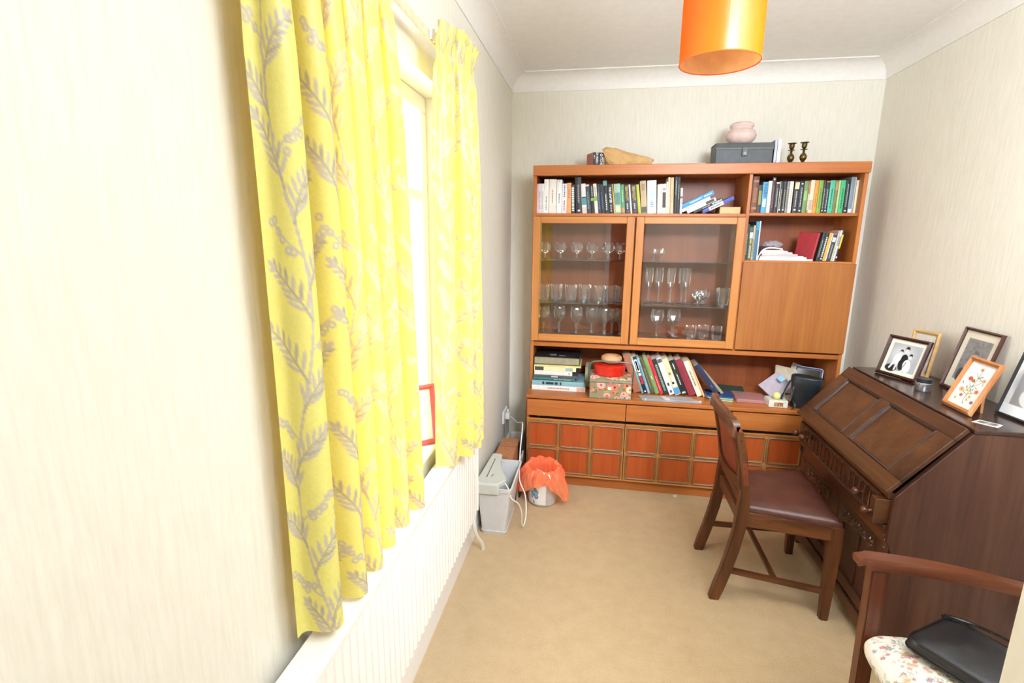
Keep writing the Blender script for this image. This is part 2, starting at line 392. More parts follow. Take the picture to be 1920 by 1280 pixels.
# coving: quarter-round hollow profile
def cov_prof(n=8):
    pts = [(0, 0), (0, -CV), (0.006, -CV)]
    for k in range(n+1):
        a = k/n*PI/2
        pts.append((CV-(CV-0.006)*math.cos(a), -CV+(CV-0.006)*math.sin(a)))
    return pts+[(CV, 0)]
pr = cov_prof()
bm = BM(); prism(bm, [(-p, H+q) for p, q in pr], 0, W, 'X'); struct('trim_1', bm, M['coving'], smooth=True)
bm = BM(); prism(bm, [(p, H+q) for p, q in pr], YF, 0, 'Y'); struct('trim_2', bm, M['coving'], smooth=True)
bm = BM(); prism(bm, [(W-p, H+q) for p, q in pr], YF, 0, 'Y'); struct('trim_3', bm, M['coving'], smooth=True)
sk = [(0, 0), (0.018, 0), (0.018, 0.12), (0.014, 0.135), (0.008, 0.14), (0, 0.145)]
bm = BM(); prism(bm, sk, YF, 0, 'Y'); struct('baseboard_left', bm, M['white'])
bm = BM(); prism(bm, [(W-p, q) for p, q in sk], YF, 0, 'Y'); struct('baseboard_right', bm, M['white'])
bm = BM(); prism(bm, [(-p, q) for p, q in sk], 0.018, W-0.018, 'X'); struct('baseboard_back', bm, M['white'])
# window
win = thing('window_1', None, None, (0, (WY0+WY1)/2, WZ0), kind='structure')
bm = BM(); xf = -0.13
for (a, b_, c, d) in ((WY0, WY1, WZ0, WZ0+0.06), (WY0, WY1, WZ1-0.06, WZ1), (WY0, WY0+0.06, WZ0+0.06, WZ1-0.06), (WY1-0.06, WY1, WZ0+0.06, WZ1-0.06), (-2.09, -2.03, WZ0+0.06, WZ1-0.06), (WY0+0.06, -2.09, 1.72, 1.76), (-2.03, WY1-0.06, 1.72, 1.76)):
    box(bm, xf-0.03, xf+0.03, a, b_, c, d, 0.004)
part('window_frame', bm, M['white'], win)
for (a, b_, c, d) in ((WY0+.06, -2.09, WZ0+.06, 1.72), (-2.03, WY1-.06, WZ0+.06, 1.72), (WY0+.06, -2.09, 1.76, WZ1-.06), (-2.03, WY1-.06, 1.76, WZ1-.06)):
    bm = BM(); box(bm, xf-0.003, xf+0.001, a, b_, c, d); part('pane', bm, M['win_pane'], win)
bm = BM(); box(bm, xf+0.03, 0.028, WY0-0.0, WY1+0.0, WZ0-0.02, WZ0, 0.004); part('window_sill', bm, M['white'], win)
# near white door standing open at the right edge of the view
dr = thing('door_1', None, None, (1.09, -2.97, 0), kind='structure')
bm = BM(); box(bm, 1.089, 1.85, -2.99, -2.95, 0.01, 2.03, 0.002); part('door_leaf', bm, M['white'], dr)
bm = BM()
for z0, z1 in ((0.2, 0.85), (1.05, 1.85)):
    for x0, x1 in ((1.19, 1.42), (1.52, 1.75)):
        for (a, b_, c, d) in ((x0, x1, z0, z0+.015), (x0, x1, z1-.015, z1), (x0, x0+.015, z0, z1), (x1-.015, x1, z0, z1)):
            box(bm, a, b_, -2.996, -2.989, c, d)
part('door_moulding', bm, M['white'], dr)
# brown door in the wall behind the camera (seen only as a reflection)
d2 = thing('door_2', None, None, (1.2, YF, 0), kind='structure')
bm = BM(); box(bm, 0.75, 1.55, YF+0.001, YF+0.035, 0, 2.0, 0.003); part('door_leaf', bm, wood('brown_door_wood', TEAKR, 'Z'), d2)
bm = BM()
for (a, b_, c, d) in ((0.68, 0.75, 0, 2.07), (1.55, 1.62, 0, 2.07), (0.68, 1.62, 2.0, 2.07)): box(bm, a, b_, YF+0.001, YF+0.045, c, d)
part('door_frame', bm, M['white'], d2)
# ------------------------------------------------------------------ radiator
rad = thing('radiator', 'long white ribbed panel radiator under the window', 'radiator', (0.06, -2.1, 0.29))
RY0, RY1 = -2.80, -1.40
bm = BM(); nrib = 40; pts = []
for k in range(nrib):
    y = RY0+0.02+(RY1-RY0-0.04)*k/nrib; p = (RY1-RY0-0.04)/nrib
    pts += [(0.0935, y), (0.0945, y+p*0.12), (0.0985, y+p*0.30), (0.1000, y+p*0.42), (0.1000, y+p*0.58), (0.0985, y+p*0.70), (0.0945, y+p*0.88)]
pts.append((0.0935, RY1-0.02))
poly = [(0.074, RY0+0.005), (0.096, RY0+0.005), (0.096, RY0+0.02)]+pts+[(0.096, RY1-0.02), (0.096, RY1-0.005), (0.074, RY1-0.005)]
prism(bm, poly, 0.30, 0.712, 'Z'); part('front_panel', bm, M['radiator'], rad, True, angle=.5)
bm = BM(); box(bm, 0.036, 0.048, RY0+0.005, RY1-0.005, 0.30, 0.712, 0.003); part('back_panel', bm, M['radiator'], rad)
bm = BM()
prism(bm, [(0.030, 0.712), (0.104, 0.712), (0.106, 0.716), (0.106, 0.728), (0.098, 0.738), (0.038, 0.738), (0.030, 0.728)], RY0, RY1, 'Y')
part('top_cap', bm, M['radiator'], rad)
for yy in (RY0, RY1-0.012):
    bm = BM(); box(bm, 0.032, 0.104, yy, yy+0.012, 0.31, 0.712, 0.004); part('side_cap', bm, M['radiator'], rad)
bm = BM(); lathe(bm, [(0.019, 0), (0.019, 0.012), (0.012, 0.014), (0.012, 0.02)], 16, (0.068, RY0-0.02, 0.70), 'Y'); part('end_plug', bm, M['radiator'], rad)
for yy in (-2.5, -1.7):
    bm = BM(); box(bm, 0.0, 0.036, yy-0.02, yy+0.02, 0.36, 0.66, 0.002); part('wall_bracket', bm, M['radiator'], rad)
bm = BM()
lathe(bm, [(0.010, 0.30), (0.013, 0.305), (0.013, 0.33), (0.018, 0.335), (0.019, 0.36), (0.019, 0.395), (0.015, 0.402), (0.0, 0.403)], 16, (0.068, -1.36, 0))
lathe(bm, [(0.009, 0), (0.009, 0.035)], 12, (0.068, -1.40, 0.325), 'Y'); part('valve', bm, M['radiator'], rad, True)
bm = BM(); tube(bm, smooth_path([(0.068, -1.36, 0.30), (0.070, -1.36, 0.2), (0.076, -1.325, 0.12), (0.086, -1.27, 0.05), (0.088, -1.25, 0.0)], 5), 0.0095, 10)
part('pipe', bm, M['radiator'], rad, True)
# ------------------------------------------------------------------ curtains
def sprigs(cv, sx, n_stem, seedv, gcol='c6c0b0', gcol2='b2ac9c'):
    rnd = random.Random(seedv)
    for s_ in range(n_stem):
        x0 = (s_+0.5)*cv.w/n_stem; y = cv.h+20; ph = rnd.random()*6
        pts = []
        while y > -20:
            pts.append((x0+math.sin(y/34+ph)*cv.w/n_stem*0.20, y)); y -= 4
        for a, b_ in zip(pts, pts[1:]): cv.line(a[0], a[1], b_[0], b_[1], 0.9, gcol)
        for i in range(3, len(pts)-2, 4):
            side = 1 if (i//4) % 2 else -1
            x, y = pts[i]; kind = (i//4) % 3
            if kind == 2:            # berries
                for k in range(7):
                    bx, by = x+side*(6+k*2.3+rnd.uniform(-1, 1)), y-4-k*2.2+rnd.uniform(-4, 4)
                    cv.ell(bx, by, 2.4, 2.4, gcol); cv.ell(bx, by, 1.0, 1.0, 'e9e684')
                cv.line(x, y, x+side*18, y-16, 0.7, gcol)
            else:                    # feathery leaf
                L = rnd.uniform(24, 36); a = -PI/2+side*rnd.uniform(0.15, 0.5)
                px, py = x, y
                for k in range(6):
                    t = k/6; aa = a+side*0.55*t
                    nx, ny = px+math.cos(aa)*L/6, py+math.sin(aa)*L/6
                    cv.line(px, py, nx, ny, 0.8, gcol2)
                    lw = 12.5*(1-t*0.6)
                    cv.leaf(nx, ny, lw, 2.4, aa-0.65, gcol); cv.leaf(nx, ny, lw, 2.4, aa+0.65, gcol2 if k % 2 else gcol)
                    px, py = nx, ny
                cv.leaf(px, py, 8, 3.2, aa, gcol)
def curtain(org, label, y0, y1, nf, cwid, zt, zb, top_y=None, amp=0.034, xc=0.085, seedv=1, hem=0.0, name='curtain', xc2=None, zb2=None):
    t = thing(name, label, 'curtain', org)
    nx = int(cwid/0.0034); ny = int((zt-zb)/0.0036)
    cv = Canvas(nx, ny, 'e9e684'); sprigs(cv, 1, max(3, round(cwid/0.145)), seedv); cv.noise(0.008)
    u_ = np.linspace(0, 1, nx)[None, :].repeat(ny, 0); v_ = np.linspace(0, 1, ny)[:, None].repeat(nx, 1)   # v: 0 top
    rnd = np.random.RandomState(seedv)
    ph = PI+u_*nf*2*PI+0.25*np.sin(u_*9+seedv)+0.15*np.sin(v_*3+u_*5)
    A = amp*(0.45+0.55*np.clip(v_*4, 0, 1))*(1+0.25*np.sin(u_*7.3+seedv*2))
    A = A*(0.9+0.25*v_)
    xcc = xc if xc2 is None else xc+(xc2-xc)*np.clip(u_*2.5, 0, 1)
    X = xcc+A*np.cos(ph)+0.004*np.sin(ph*2+v_*2)
    t0, t1 = top_y if top_y else (y0, y1)
    k = np.clip(v_*1.0, 0, 1)**0.8
    Ya, Yb = t0+(y0-t0)*k, t1+(y1-t1)*k
    Y = Ya+(Yb-Ya)*u_+0.30*(y1-y0)/nf*np.sin(ph*2)/2*0.55
    # pinch pleats in the heading
    head = np.clip(1-v_/0.055, 0, 1); pin = np.cos(u_*nf*2*2*PI)
    X = X*(1-head)+(xcc+0.010*pin+0.008)*head
    neck = np.exp(-((v_-0.065)/0.018)**2); X = X-0.012*neck*np.cos(ph)
    zbb = zb if zb2 is None else zb+(zb2-zb)*u_
    Z = zt-(zt-zbb)*v_+hem*0.012*np.cos(ph+0.6)*v_**6
    X = np.maximum(X, 0.031); Y = Y+0.05*head*(u_-0.3)*(1 if xc2 else 0)
    grid_mesh('fabric', X, Y, Z, cv.a, M['curtain'], t)
    bm = BM(); n2 = nf*2
    for k in range(n2+1):
        yy = t0+(t1-t0)*(k+0.25)/(n2+0.5)
        box(bm, 0.062, 0.070, yy-0.003, yy+0.003, zt-0.05, zt-0.012)
    part('curtain_hook', bm, M['white'], t, kind='stuff')
    return t
curtain((0.07, -2.45, 0.745), 'wide yellow leaf-patterned curtain nearest the camera, left of the bright window gap', -2.722, -2.09, 6, 1.30, 2.25, 0.770, (-2.738, -2.20), amp=0.030, xc=0.069, zb2=0.745, seedv=3, hem=0)
curtain((0.12, -1.7, 0.75), 'narrow yellow leafy curtain with a pleated heading at the far side of the window', -1.885, -1.525, 4, 0.80, 2.235, 0.752, (-1.865, -1.60), amp=0.028, xc=0.085, xc2=0.135, zb2=0.748, seedv=8, hem=0)
cr = thing('curtain_rail', 'pale curtain rail above the window', 'curtain rail', (0.05, -2.1, 2.19))
bm = BM(); box(bm, 0.050, 0.060, -2.86, -1.36, 2.185, 2.215, 0.003); part('rail', bm, paint('e8cfae', 0.4), cr)
for yy in (-2.7, -2.1, -1.5):
    bm = BM(); box(bm, 0.0, 0.05, yy-0.012, yy+0.012, 2.19, 2.21, 0.002); part('wall_bracket', bm, M['white'], cr)
# picture on the sill
pf = thing('picture_frame', 'red-edged frame standing on the window sill between the curtains', 'picture frame', (-0.03, -1.83, 0.80))
def frame_parts(root, w_, h_, fw, ft, fmat, inner, matx, back=None, lip=None):
    """picture frame in local XZ plane, face towards -Y, lower-left at origin, transformed by matx"""
    base = Matrix.Translation(-ORG[root.name]) if ORG[root.name].length else Matrix()
    bm = BM()
    outer = [(0, 0), (w_, 0), (w_, h_), (0, h_)]; inn = [(fw, fw), (w_-fw, fw), (w_-fw, h_-fw), (fw, h_-fw)]
    def ring(pts, y): return [bm.verts.new((p[0], y, p[1])) for p in pts]
    mid = [(fw*.45, fw*.45), (w_-fw*.45, fw*.45), (w_-fw*.45, h_-fw*.45), (fw*.45, h_-fw*.45)]
    R = [ring(outer, 0), ring(outer, -ft*0.6), ring(mid, -ft), ring(inn, -ft*0.6), ring(inn, 0)]
    for A, B in zip(R, R[1:]):
        for k in range(4): bm.faces.new((A[k], A[(k+1) % 4], B[(k+1) % 4], B[k]))
    bmesh.ops.transform(bm, matrix=matx, verts=bm.verts)
    part('frame', bm, fmat, root)
    bm = BM(); box(bm, fw*0.5, w_-fw*0.5, -0.002, 0.003, fw*0.5, h_-fw*0.5); bmesh.ops.transform(bm, matrix=matx, verts=bm.verts)
    part('backing', bm, back or M['card'], root)
    P0 = matx @ Vector((fw, -0.0025, fw)); U = matx.to_3x3() @ Vector((w_-2*fw, 0, 0)); V = matx.to_3x3() @ Vector((0, 0, h_-2*fw))
    plate('picture', inner, P0, U, V, M['print'], root, off=0.0)
    return root
cv = Canvas(20, 26, 'f4f0ea'); cv.rect(5, 6, 15, 20, 'e8e4de')
mt = Matrix.Translation((-0.097, -1.878, 0.802)) @ Matrix.Rotation(math.radians(42), 4, 'Z') @ Matrix.Rotation(math.radians(-8), 4, 'X')
frame_parts(pf, 0.17, 0.23, 0.018, 0.016, paint('c24a50', 0.35), cv, mt)
# ------------------------------------------------------------------ lampshade
lp = thing('pendant_lamp', 'orange drum lampshade hanging from the ceiling', 'lamp', (0.93, -1.87, 2.07))
LC = (0.928, -1.87)
bm = BM(); lathe(bm, [(0.110, 2.075), (0.110, 2.335)], 48, (*LC, 0), closed=True); part('lamp_shade', bm, M['shade'], lp, True)
bm = BM(); lathe(bm, [(0.1085, 2.075), (0.1085, 2.335)], 48, (*LC, 0), closed=True); part('shade_lining', bm, M['shade_in'], lp, True)
for z in (2.075, 2.335):
    bm = BM(); tube(bm, [(LC[0]+0.1095*math.cos(a*PI/24), LC[1]+0.1095*math.sin(a*PI/24), z) for a in range(49)], 0.0018, 6); part('rim', bm, paint('e8621a', 0.4), lp, True)
bm = BM()
a0 = math.radians(-92); box(bm, LC[0]+0.1105*math.cos(a0)-0.001, LC[0]+0.1105*math.cos(a0)+0.001, LC[1]+0.1105*math.sin(a0)-0.0006, LC[1]+0.1105*math.sin(a0)+0.0006, 2.077, 2.333)
part('seam', bm, paint('f7a94a', 0.4), lp)
bm = BM()
for k in range(3):
    a = k*2*PI/3+0.4; tube(bm, [(LC[0]+0.018*math.cos(a), LC[1]+0.018*math.sin(a), 2.27), (LC[0]+0.108*math.cos(a), LC[1]+0.108*math.sin(a), 2.333)], 0.0012, 5)
part('shade_carrier', bm, M['steel'], lp)
bm = BM(); lathe(bm, [(0.017, 2.25), (0.019, 2.26), (0.019, 2.30), (0.012, 2.33), (0.004, 2.335), (0.003, 2.57)], 16, (*LC, 0)); part('cord_and_holder', bm, M['white'], lp, True)
bm = BM(); lathe(bm, [(0.0, 2.57), (0.04, 2.572), (0.045, 2.585), (0.045, 2.60)], 20, (*LC, 0)); part('ceiling_rose', bm, M['white'], lp, True)
bm = BM(); lathe(bm, [(0.0, 2.145), (0.018, 2.15), (0.028, 2.17), (0.029, 2.19), (0.022, 2.22), (0.013, 2.25)], 18, (*LC, 0)); part('bulb', bm, paint('f6f1e4', 0.25), lp, True)
# ------------------------------------------------------------------ teak wall unit
X0, X1 = 0.196, 2.046; BX = [X0+0.004, 0.815, 1.430, X1-0.004]
wu = thing('wall_unit', 'large teak wall unit with glass-fronted cabinet, bookshelves and square-panelled base', 'wall unit', (1.12, -0.26, 0))
YB = -0.022
def P(name, *boxes, mat='teak_h', bev=0.0015, parent=None, **k):
    bm = BM()
    for b_ in boxes: box(bm, *b_, bev)
    return part(name, bm, M[mat] if isinstance(mat, str) else mat, parent or wu, **k)
P('plinth', (X0+.01, X1-.01, -0.47, YB, 0.0, 0.068))
for x in (X0, X1-.018): P('base_side', (x, x+.018, -0.482, YB, 0.068, 0.584), mat='teak_v')
P('base_floor', (X0+.018, X1-.018, -0.482, YB, 0.068, 0.086))
P('worktop', (X0-.002, X1+.002, -0.503, YB, 0.584, 0.606), bev=0.003)
for k in range(3):
    a, b_ = BX[k]+.002, BX[k+1]-.002
    dd = P('drawer', (a, b_, -0.500, -0.484, 0.470, 0.576), mat='teak_h', bev=0.002)
    # door: body + finger lip + 6 rounded squares
    dd = P('door', (a, b_, -0.498, -0.484, 0.078, 0.446), mat='teak_door', bev=0.002)
    bm = BM(); prism(bm, [(-0.484, 0.442), (-0.506, 0.446), (-0.506, 0.456), (-0.484, 0.450)], a, b_, 'X'); part('finger_lip', bm, M['teak_doorh'], dd)
    bm = BM(); box(bm, a, b_, -0.503, -0.498, 0.074, 0.084, 0.001); part('bottom_lip', bm, M['teak_doorh'], dd)
    cw = (b_-a-0.006)/3; ch = (0.440-0.086)/2
    for c in range(3):
        for q in range(2):
            xa, za = a+.003+c*cw+.004, 0.086+q*ch+.004; xb, zb_ = xa+cw-.008, za+ch-.008
            rr = 0.018
            def rsq(i):   # rounded square inset by i
                out = []
                for (cx_, cz_, a0_) in ((xb-rr, zb_-rr, 0), (xa+rr, zb_-rr, 90), (xa+rr, za+rr, 180), (xb-rr, za+rr, 270)):
                    for s_ in range(5):
                        an = math.radians(a0_+s_*22.5); r_ = max(rr-i, 0.004) if i < rr else 0.004
                        cc = (rr-i) if i < rr else r_
                        dx = cx_ + (0 if i < rr else (rr-i)*0)  # centre unchanged
                        out.append((dx+math.cos(an)*cc, cz_+math.sin(an)*cc))
                return out
            bm = BM(); rings = []
            for (i, y) in ((0.0, -0.498), (0.001, -0.506), (0.006, -0.509), (0.011, -0.506), (0.013, -0.499)):
                rings.append([bm.verts.new((p[0], y, p[1])) for p in rsq(i)])
            for A, B in zip(rings, rings[1:]):
                for s_ in range(20): bm.faces.new((A[s_], A[(s_+1) % 20], B[(s_+1) % 20], B[s_]))
            part('square_moulding', bm, M['olive_rim'], dd, True)
            bm = BM(); prism(bm, [(p[0], p[1]) for p in rsq(0.012)], -0.500, -0.4975, 'Y'); part('square_panel', bm, M['teak_red'], dd)
# upper part
for x in (X0, X1-.02): P('upper_side', (x, x+.02, -0.342, YB, 0.606, 1.945), mat='teak_v')
P('top_fascia', (X0, X1, -0.362, -0.342, 1.940, 1.999), mat='teak_h', bev=0.003)
P('top_board', (X0, X1, -0.342, YB, 1.945, 1.963))
P('end_cap', (X0, X0+.016, -0.342, YB, 1.963, 1.999), mat='teak_h')
P('end_cap', (X1-.016, X1, -0.342, YB, 1.963, 1.999), mat='teak_h')
P('back_panel', (X0+.02, X1-.02, -0.034, -0.026, 0.606, 1.945), mat='teak_back', bev=0)
P('cabinet_floor', (X0+.02, X1-.02, -0.342, -0.034, 0.888, 0.914), mat='teak_h')
for a_, b_ in ((X0+.02, .806), (.824, 1.432)): P('cabinet_inner_floor', (a_, b_, -0.335, -0.034, 0.914, 0.950), mat='teak_back')
P('top_shelf', (X0+.02, 1.432, -0.342, -0.034, 1.704, 1.722))
P('centre_upright', (1.432, 1.450, -0.344, -0.034, 0.914, 1.945), mat='teak_v')
P('cabinet_upright', (0.806, 0.824, -0.33, -0.034, 0.914, 1.704), mat='teak_v')
P('right_shelf', (1.450, X1-.02, -0.325, -0.034, 1.712, 1.728))
P('right_shelf', (1.450, X1-.02, -0.342, -0.034, 1.440, 1.458))
fl = P('drop_flap', (1.441, X1-.003, -0.360, -0.343, 0.926, 1.448), mat='teak_flap', bev=0.002)
for (a, b_) in ((X0+.004, 0.811), (0.820, 1.432)):
    dd = thing('glass_door', None, None); dd.parent = wu; sw = 0.046
    P('stile', (a, a+sw, -0.361, -0.343, 0.926, 1.702), mat='teak_door', bev=0.003, parent=dd)
    P('stile', (b_-sw, b_, -0.361, -0.343, 0.926, 1.702), mat='teak_door', bev=0.003, parent=dd)
    P('rail', (a+sw, b_-sw, -0.360, -0.343, 0.926, 0.926+sw), mat='teak_doorh', bev=0.003, parent=dd)
    P('rail', (a+sw, b_-sw, -0.360, -0.343, 1.702-sw+.006, 1.702), mat='teak_doorh', bev=0.003, parent=dd)
    P('pane', (a+sw-.002, b_-sw+.002, -0.352, -0.3485, 0.926+sw-.002, 1.702-sw+.008), mat='pane', bev=0, parent=dd)
for (a, b_) in ((X0+.02, 0.806), (0.824, 1.432)):
    for z in (1.435, 1.165): P('glass_shelf', (a+.001, b_-.001, -0.315, -0.036, z, z+.006), mat='shelf_glass', bev=0)
# ------------------------------------------------------------------ books
DARKS = 'black'
def mat_for(c, rough=0.5): return paint(c, rough, var=0.04)
def book(label, cat, group, loc, w_, h_, d_, col, marks=(), tilt=0.0, rotz=0.0, pages='e2d6bc', hard=False, lay=False, name='book', letters='f2f0ea', yaw=0.0):
    """local: spine faces -Y, thickness along X from 0, height along Z.  tilt about Y (positive leans right). lay=True: lies flat, spine to viewer"""
    t = thing(name, label, cat, loc, group, local=True)
    if lay: R_ = Matrix.Rotation(rotz, 4, 'Z') @ Matrix.Rotation(tilt, 4, 'Y') @ Matrix.Translation((0, 0, w_)) @ Matrix.Rotation(PI/2, 4, 'Y')
    else: R_ = Matrix.Rotation(rotz, 4, 'Z') @ Matrix.Rotation(tilt, 4, 'Y')
    t.matrix_world = Matrix.Translation(loc) @ R_
    o = 0.0035 if hard else 0.0; th = 0.002 if hard else 0.0008
    if w_ < 0.012: th = min(th, w_*0.18)
    bm = BM()
    box(bm, 0, th, 0, d_, 0, h_); box(bm, w_-th, w_, 0, d_, 0, h_)
    n = 4; A = []
    for k in range(n+1):
        q = k/n; A.append((w_*q, -0.0035*math.sin(PI*q) if hard else -0.001*math.sin(PI*q)))
    poly = A+[(w_-th*0.5, th), (th*0.5, th)]
    prism(bm, poly, 0, h_, 'Z')
    part('cover', bm, mat_for(col), t)
    bm = BM(); box(bm, th, w_-th, th, d_-o-0.001, o+0.0005, h_-o-0.0005); part('pages', bm, mat_for(pages, 0.85), t)
    for m_ in marks:      # (z0, z1, x0, x1, colour[, kind])
        z0, z1, a, b_, c = m_[:5]
        ym = -0.0042 if hard else -0.0016
        if len(m_) > 5 and m_[5] == 'text':
            txt = m_[6]
            mx_ = Matrix.Translation((w_*(a+b_)/2, ym, h_*(z0+z1)/2)) @ Matrix.Rotation(PI/2, 4, 'X') @ Matrix.Rotation(-PI/2, 4, 'Z')
            wid = h_*(z1-z0); sz = w_*(b_-a)*1.25
            text_part('spine_lettering', txt, sz, mat_for(c), t, mx_, squash=min(1.3, wid/(0.62*sz*len(txt))))
        elif len(m_) > 5 and m_[5] == 'dash':
            bm = BM(); z = h_*z0; rg = random.Random(int(h_*1e5)+int(z0*99)+len(label))
            while z < h_*z1:
                L = rg.uniform(0.004, 0.011); 
                box(bm, w_*a, w_*b_, ym, ym+0.0008, z, min(z+L, h_*z1)); z += L+0.003
            part('spine_lettering', bm, mat_for(c), t)
        else:
            bm = BM(); box(bm, w_*a, w_*b_, ym, ym+0.0009, h_*z0, h_*z1); part('spine_label', bm, mat_for(c), t)
    return t
def px2x(px, y, z=1.75):
    """world x at depth y for a picture column near the given height (used only to read positions off the photo)"""
    lo, hi = -0.5, 3.0
    for _ in range(40):
        mid = (lo+hi)/2; d = Vector((mid-CX, y-CY, z-CZ)); q = 960+FPX*d.dot(r2)/d.dot(f)
        if q < px: lo = mid
        else: hi = mid
    return (lo+hi)/2
ORD = ['first', 'second', 'third', 'fourth', 'fifth', 'sixth', 'seventh', 'eighth', 'ninth', 'tenth', 'eleventh', 'twelfth', 'thirteenth', 'fourteenth', 'fifteenth', 'sixteenth', 'seventeenth', 'eighteenth', 'nineteenth', 'twentieth']
ORD += ['twenty-'+o for o in ORD[:9]]+['thirtieth']+['thirty-'+o for o in ORD[:9]]
def T(s, c, z0=.2, z1=.9, a=.2, b_=.8): return (z0, z1, a, b_, c, 'text', s)
def D(c, z0=.15, z1=.75, a=.38, b_=.62): return (z0, z1, a, b_, c, 'dash')
def B(c, z0, z1, a=0.04, b_=.96): return (z0, z1, a, b_, c)
# crop coordinates (scale 0.177 from x=980) -> px ; entries: left, right (bottom), top-y, lean, colour, description, marks, hard
row1 = [
 (133,162,700,0,'e6d3d6','pale pink slim paperback',[D('a89098')],0),(163,196,697,0,'e4dbe4','pale lilac slim paperback',[D('8f879a')],0),
 (197,222,697,0,'e8e6df','off-white thin paperback',[D('9c9a94')],0),(223,273,650,0,'f3f1ec','tall white paperback',[D('8a8a8a',.1,.5)],0),
 (276,352,650,0,'f0e6dc','thick tall cream paperback',[D('b06a5a',.3,.7,.44,.56)],0),(355,411,655,0,'eef1ee','tall white paperback with tiny dark mark at top',[B('3a3a3a',.95,.97,.4,.6),D('8a9a94',.3,.6)],0),
 (413,463,697,0,'efe9ee','white paperback with blue letters',[D('5a6aa8',.55,.95),D('b04030',.1,.45)],0),(464,513,690,-6,'e6a468','orange-peach paperback',[D('c47e40',.5,.8)],0),
 (514,555,708,-8,'22252a','black paperback with large white capitals',[D('f0f0f0',.08,.92,.22,.78)],0),(565,630,628,-7,'2c3036','tall black hardback reaching near the shelf above',[D('9a9a9c',.3,.8),B('c8c8c8',.05,.1,.3,.7)],1),
 (632,681,698,-7,'ece2dc','white spine with a teal band in the middle',[B('4a9094',.28,.52),B('2c3036',.52,.56),B('e6c6b4',.03,.2)],0),(682,725,705,-8,'3c4856','slate blue paperback',[B('e0d8d4',.93,.99),D('8a96a4')],0),
 (726,766,712,-6,'1c1e1c','black paperback with a green dot',[B('8cb838',.44,.54,.1,.9),D('c8c8c8',.6,.95)],0),(767,802,697,-7,'efe0c8','cream spine with a green band',[B('8caa5a',.42,.58),D('6a6a5a',.6,.9)],0),
 (803,830,705,-7,'26364e','dark blue paperback leaning left',[D('8c9ab4')],0),(831,871,705,-7,'20242c','black-blue paperback leaning left',[D('5a6a8a')],0),
 (872,914,665,-7,'1a1c20','tall black paperback with teal top',[B('5aa09a',.85,.99),D('e0e0e0',.1,.6)],0),(916,966,705,-7,'16181c','black paperback with bold white title',[T('THE LAWYER','eeeeee',.35,.92,.2,.75),D('bbbbbb',.06,.3)],0),
 (967,978,700,-7,'e2b43c','thin yellow paperback',[],0),(979,1046,700,-6,'9cb8a8','grey-green illustrated paperback',[B('5c8c84',.3,.7,.1,.9),B('d8d0a0',.05,.25,.15,.85)],0),
 (1047,1085,707,-6,'4f9460','green paperback with orange foot',[B('c88850',.03,.2,.1,.9),D('b8d8b0',.4,.8)],0),(1087,1143,712,-8,'30343c','dark grey paperback with yellow author name',[T('KEN FOLLETT','d8b83c',.42,.97,.22,.78),D('b8b8b8',.15,.36),B('a83038',.04,.09,.3,.7)],0),
 (1144,1160,705,-8,'e6e2dc','thin white paperback between two dark ones',[],0),(1161,1222,712,-8,'30343c','dark grey paperback with yellow author name',[T('KEN FOLLETT','d8b83c',.42,.97,.22,.78),D('b8b8b8',.15,.36),B('a83038',.04,.09,.3,.7)],0),
 (1224,1254,705,-8,'b8bc38','lime-yellow thin paperback',[],0),(1256,1318,668,-6,'b8a078','tall beige paperback with dark grey foot',[B('4a4a44',.02,.2),B('9a8058',.7,.9,.2,.8)],0),
 (1320,1418,665,-4,'eef0f0','wide white spine with blue floral panel',[B('b8c8d8',.45,.72,.25,.85),D('8aa0b8',.2,.4,.3,.7)],0),(1425,1448,705,-3,'eadcc8','cream thin paperback',[],0),
 (1449,1473,700,-3,'e8dcc6','cream paperback',[D('b8a890',.5,.8)],0),(1475,1516,700,-3,'ecdfc8','cream spine with a black title box',[B('2a2026',.2,.72,.1,.9),B('9a80a8',.78,.86,.1,.9)],0),
 (1517,1534,675,-3,'e9dac0','pale cream slim paperback',[],0),(1536,1556,628,-3,'e2d2b4','tall beige thin paperback',[],0),
 (1560,1594,632,-3,'dfb488','tall peach paperback',[D('c08850',.3,.7)],0),(1600,1628,625,-2,'24282c','tall black paperback',[D('aab4b4',.5,.9)],0),
 (1629,1656,625,-2,'1e2224','tall black paperback with green lettering',[D('8aa860',.4,.8)],0),(1662,1686,745,-2,'e6dcdc','short white paperback with black marks',[B('5a3048',.6,.68),D('3a3a3a',.2,.5)],0)]
def run_row(rows, sx, ox, sy, oy, zs, yf, where, group, zref, depth=0.13, hcap=0.215):
    prev = 0.0
    for i, (a, b_, ty, lean, col, desc, marks, hard) in enumerate(rows):
        xa, xb = px2x(ox+a*sx, yf, zref), px2x(ox+b_*sx, yf, zref)
        wd = (xb-xa)*0.985
        # height from the top row of pixels at this column
        pyt = oy+ty*sy; lo, hi = zs, zs+0.3
        for _ in range(30):
            mid = (lo+hi)/2; d = Vector((xa-CX, yf-CY, mid-CZ)); q = 640-FPX*d.dot(u2)/d.dot(f)
            if q > pyt: lo = mid
            else: hi = mid
        h_ = min(mid-zs, hcap)
        prev = max(prev-1.3, lean*0.95) if i else lean*0.95
        real = math.radians(prev)
        loc = (xa, yf, zs+0.0005+(wd*math.sin(real) if real > 0 else 0))
        o = book('%s, %s from left, %s' % (desc, ORD[i], where), 'book', group, loc, wd*math.cos(real)*0.99, h_*0.985, depth+random.uniform(-.01, .01), col, marks, tilt=real, hard=bool(hard))
run_row(row1, 0.17708, 980, 0.17708, 220, 1.722, -0.305, 'top left shelf', 'paperbacks on the top left shelf', 1.722)
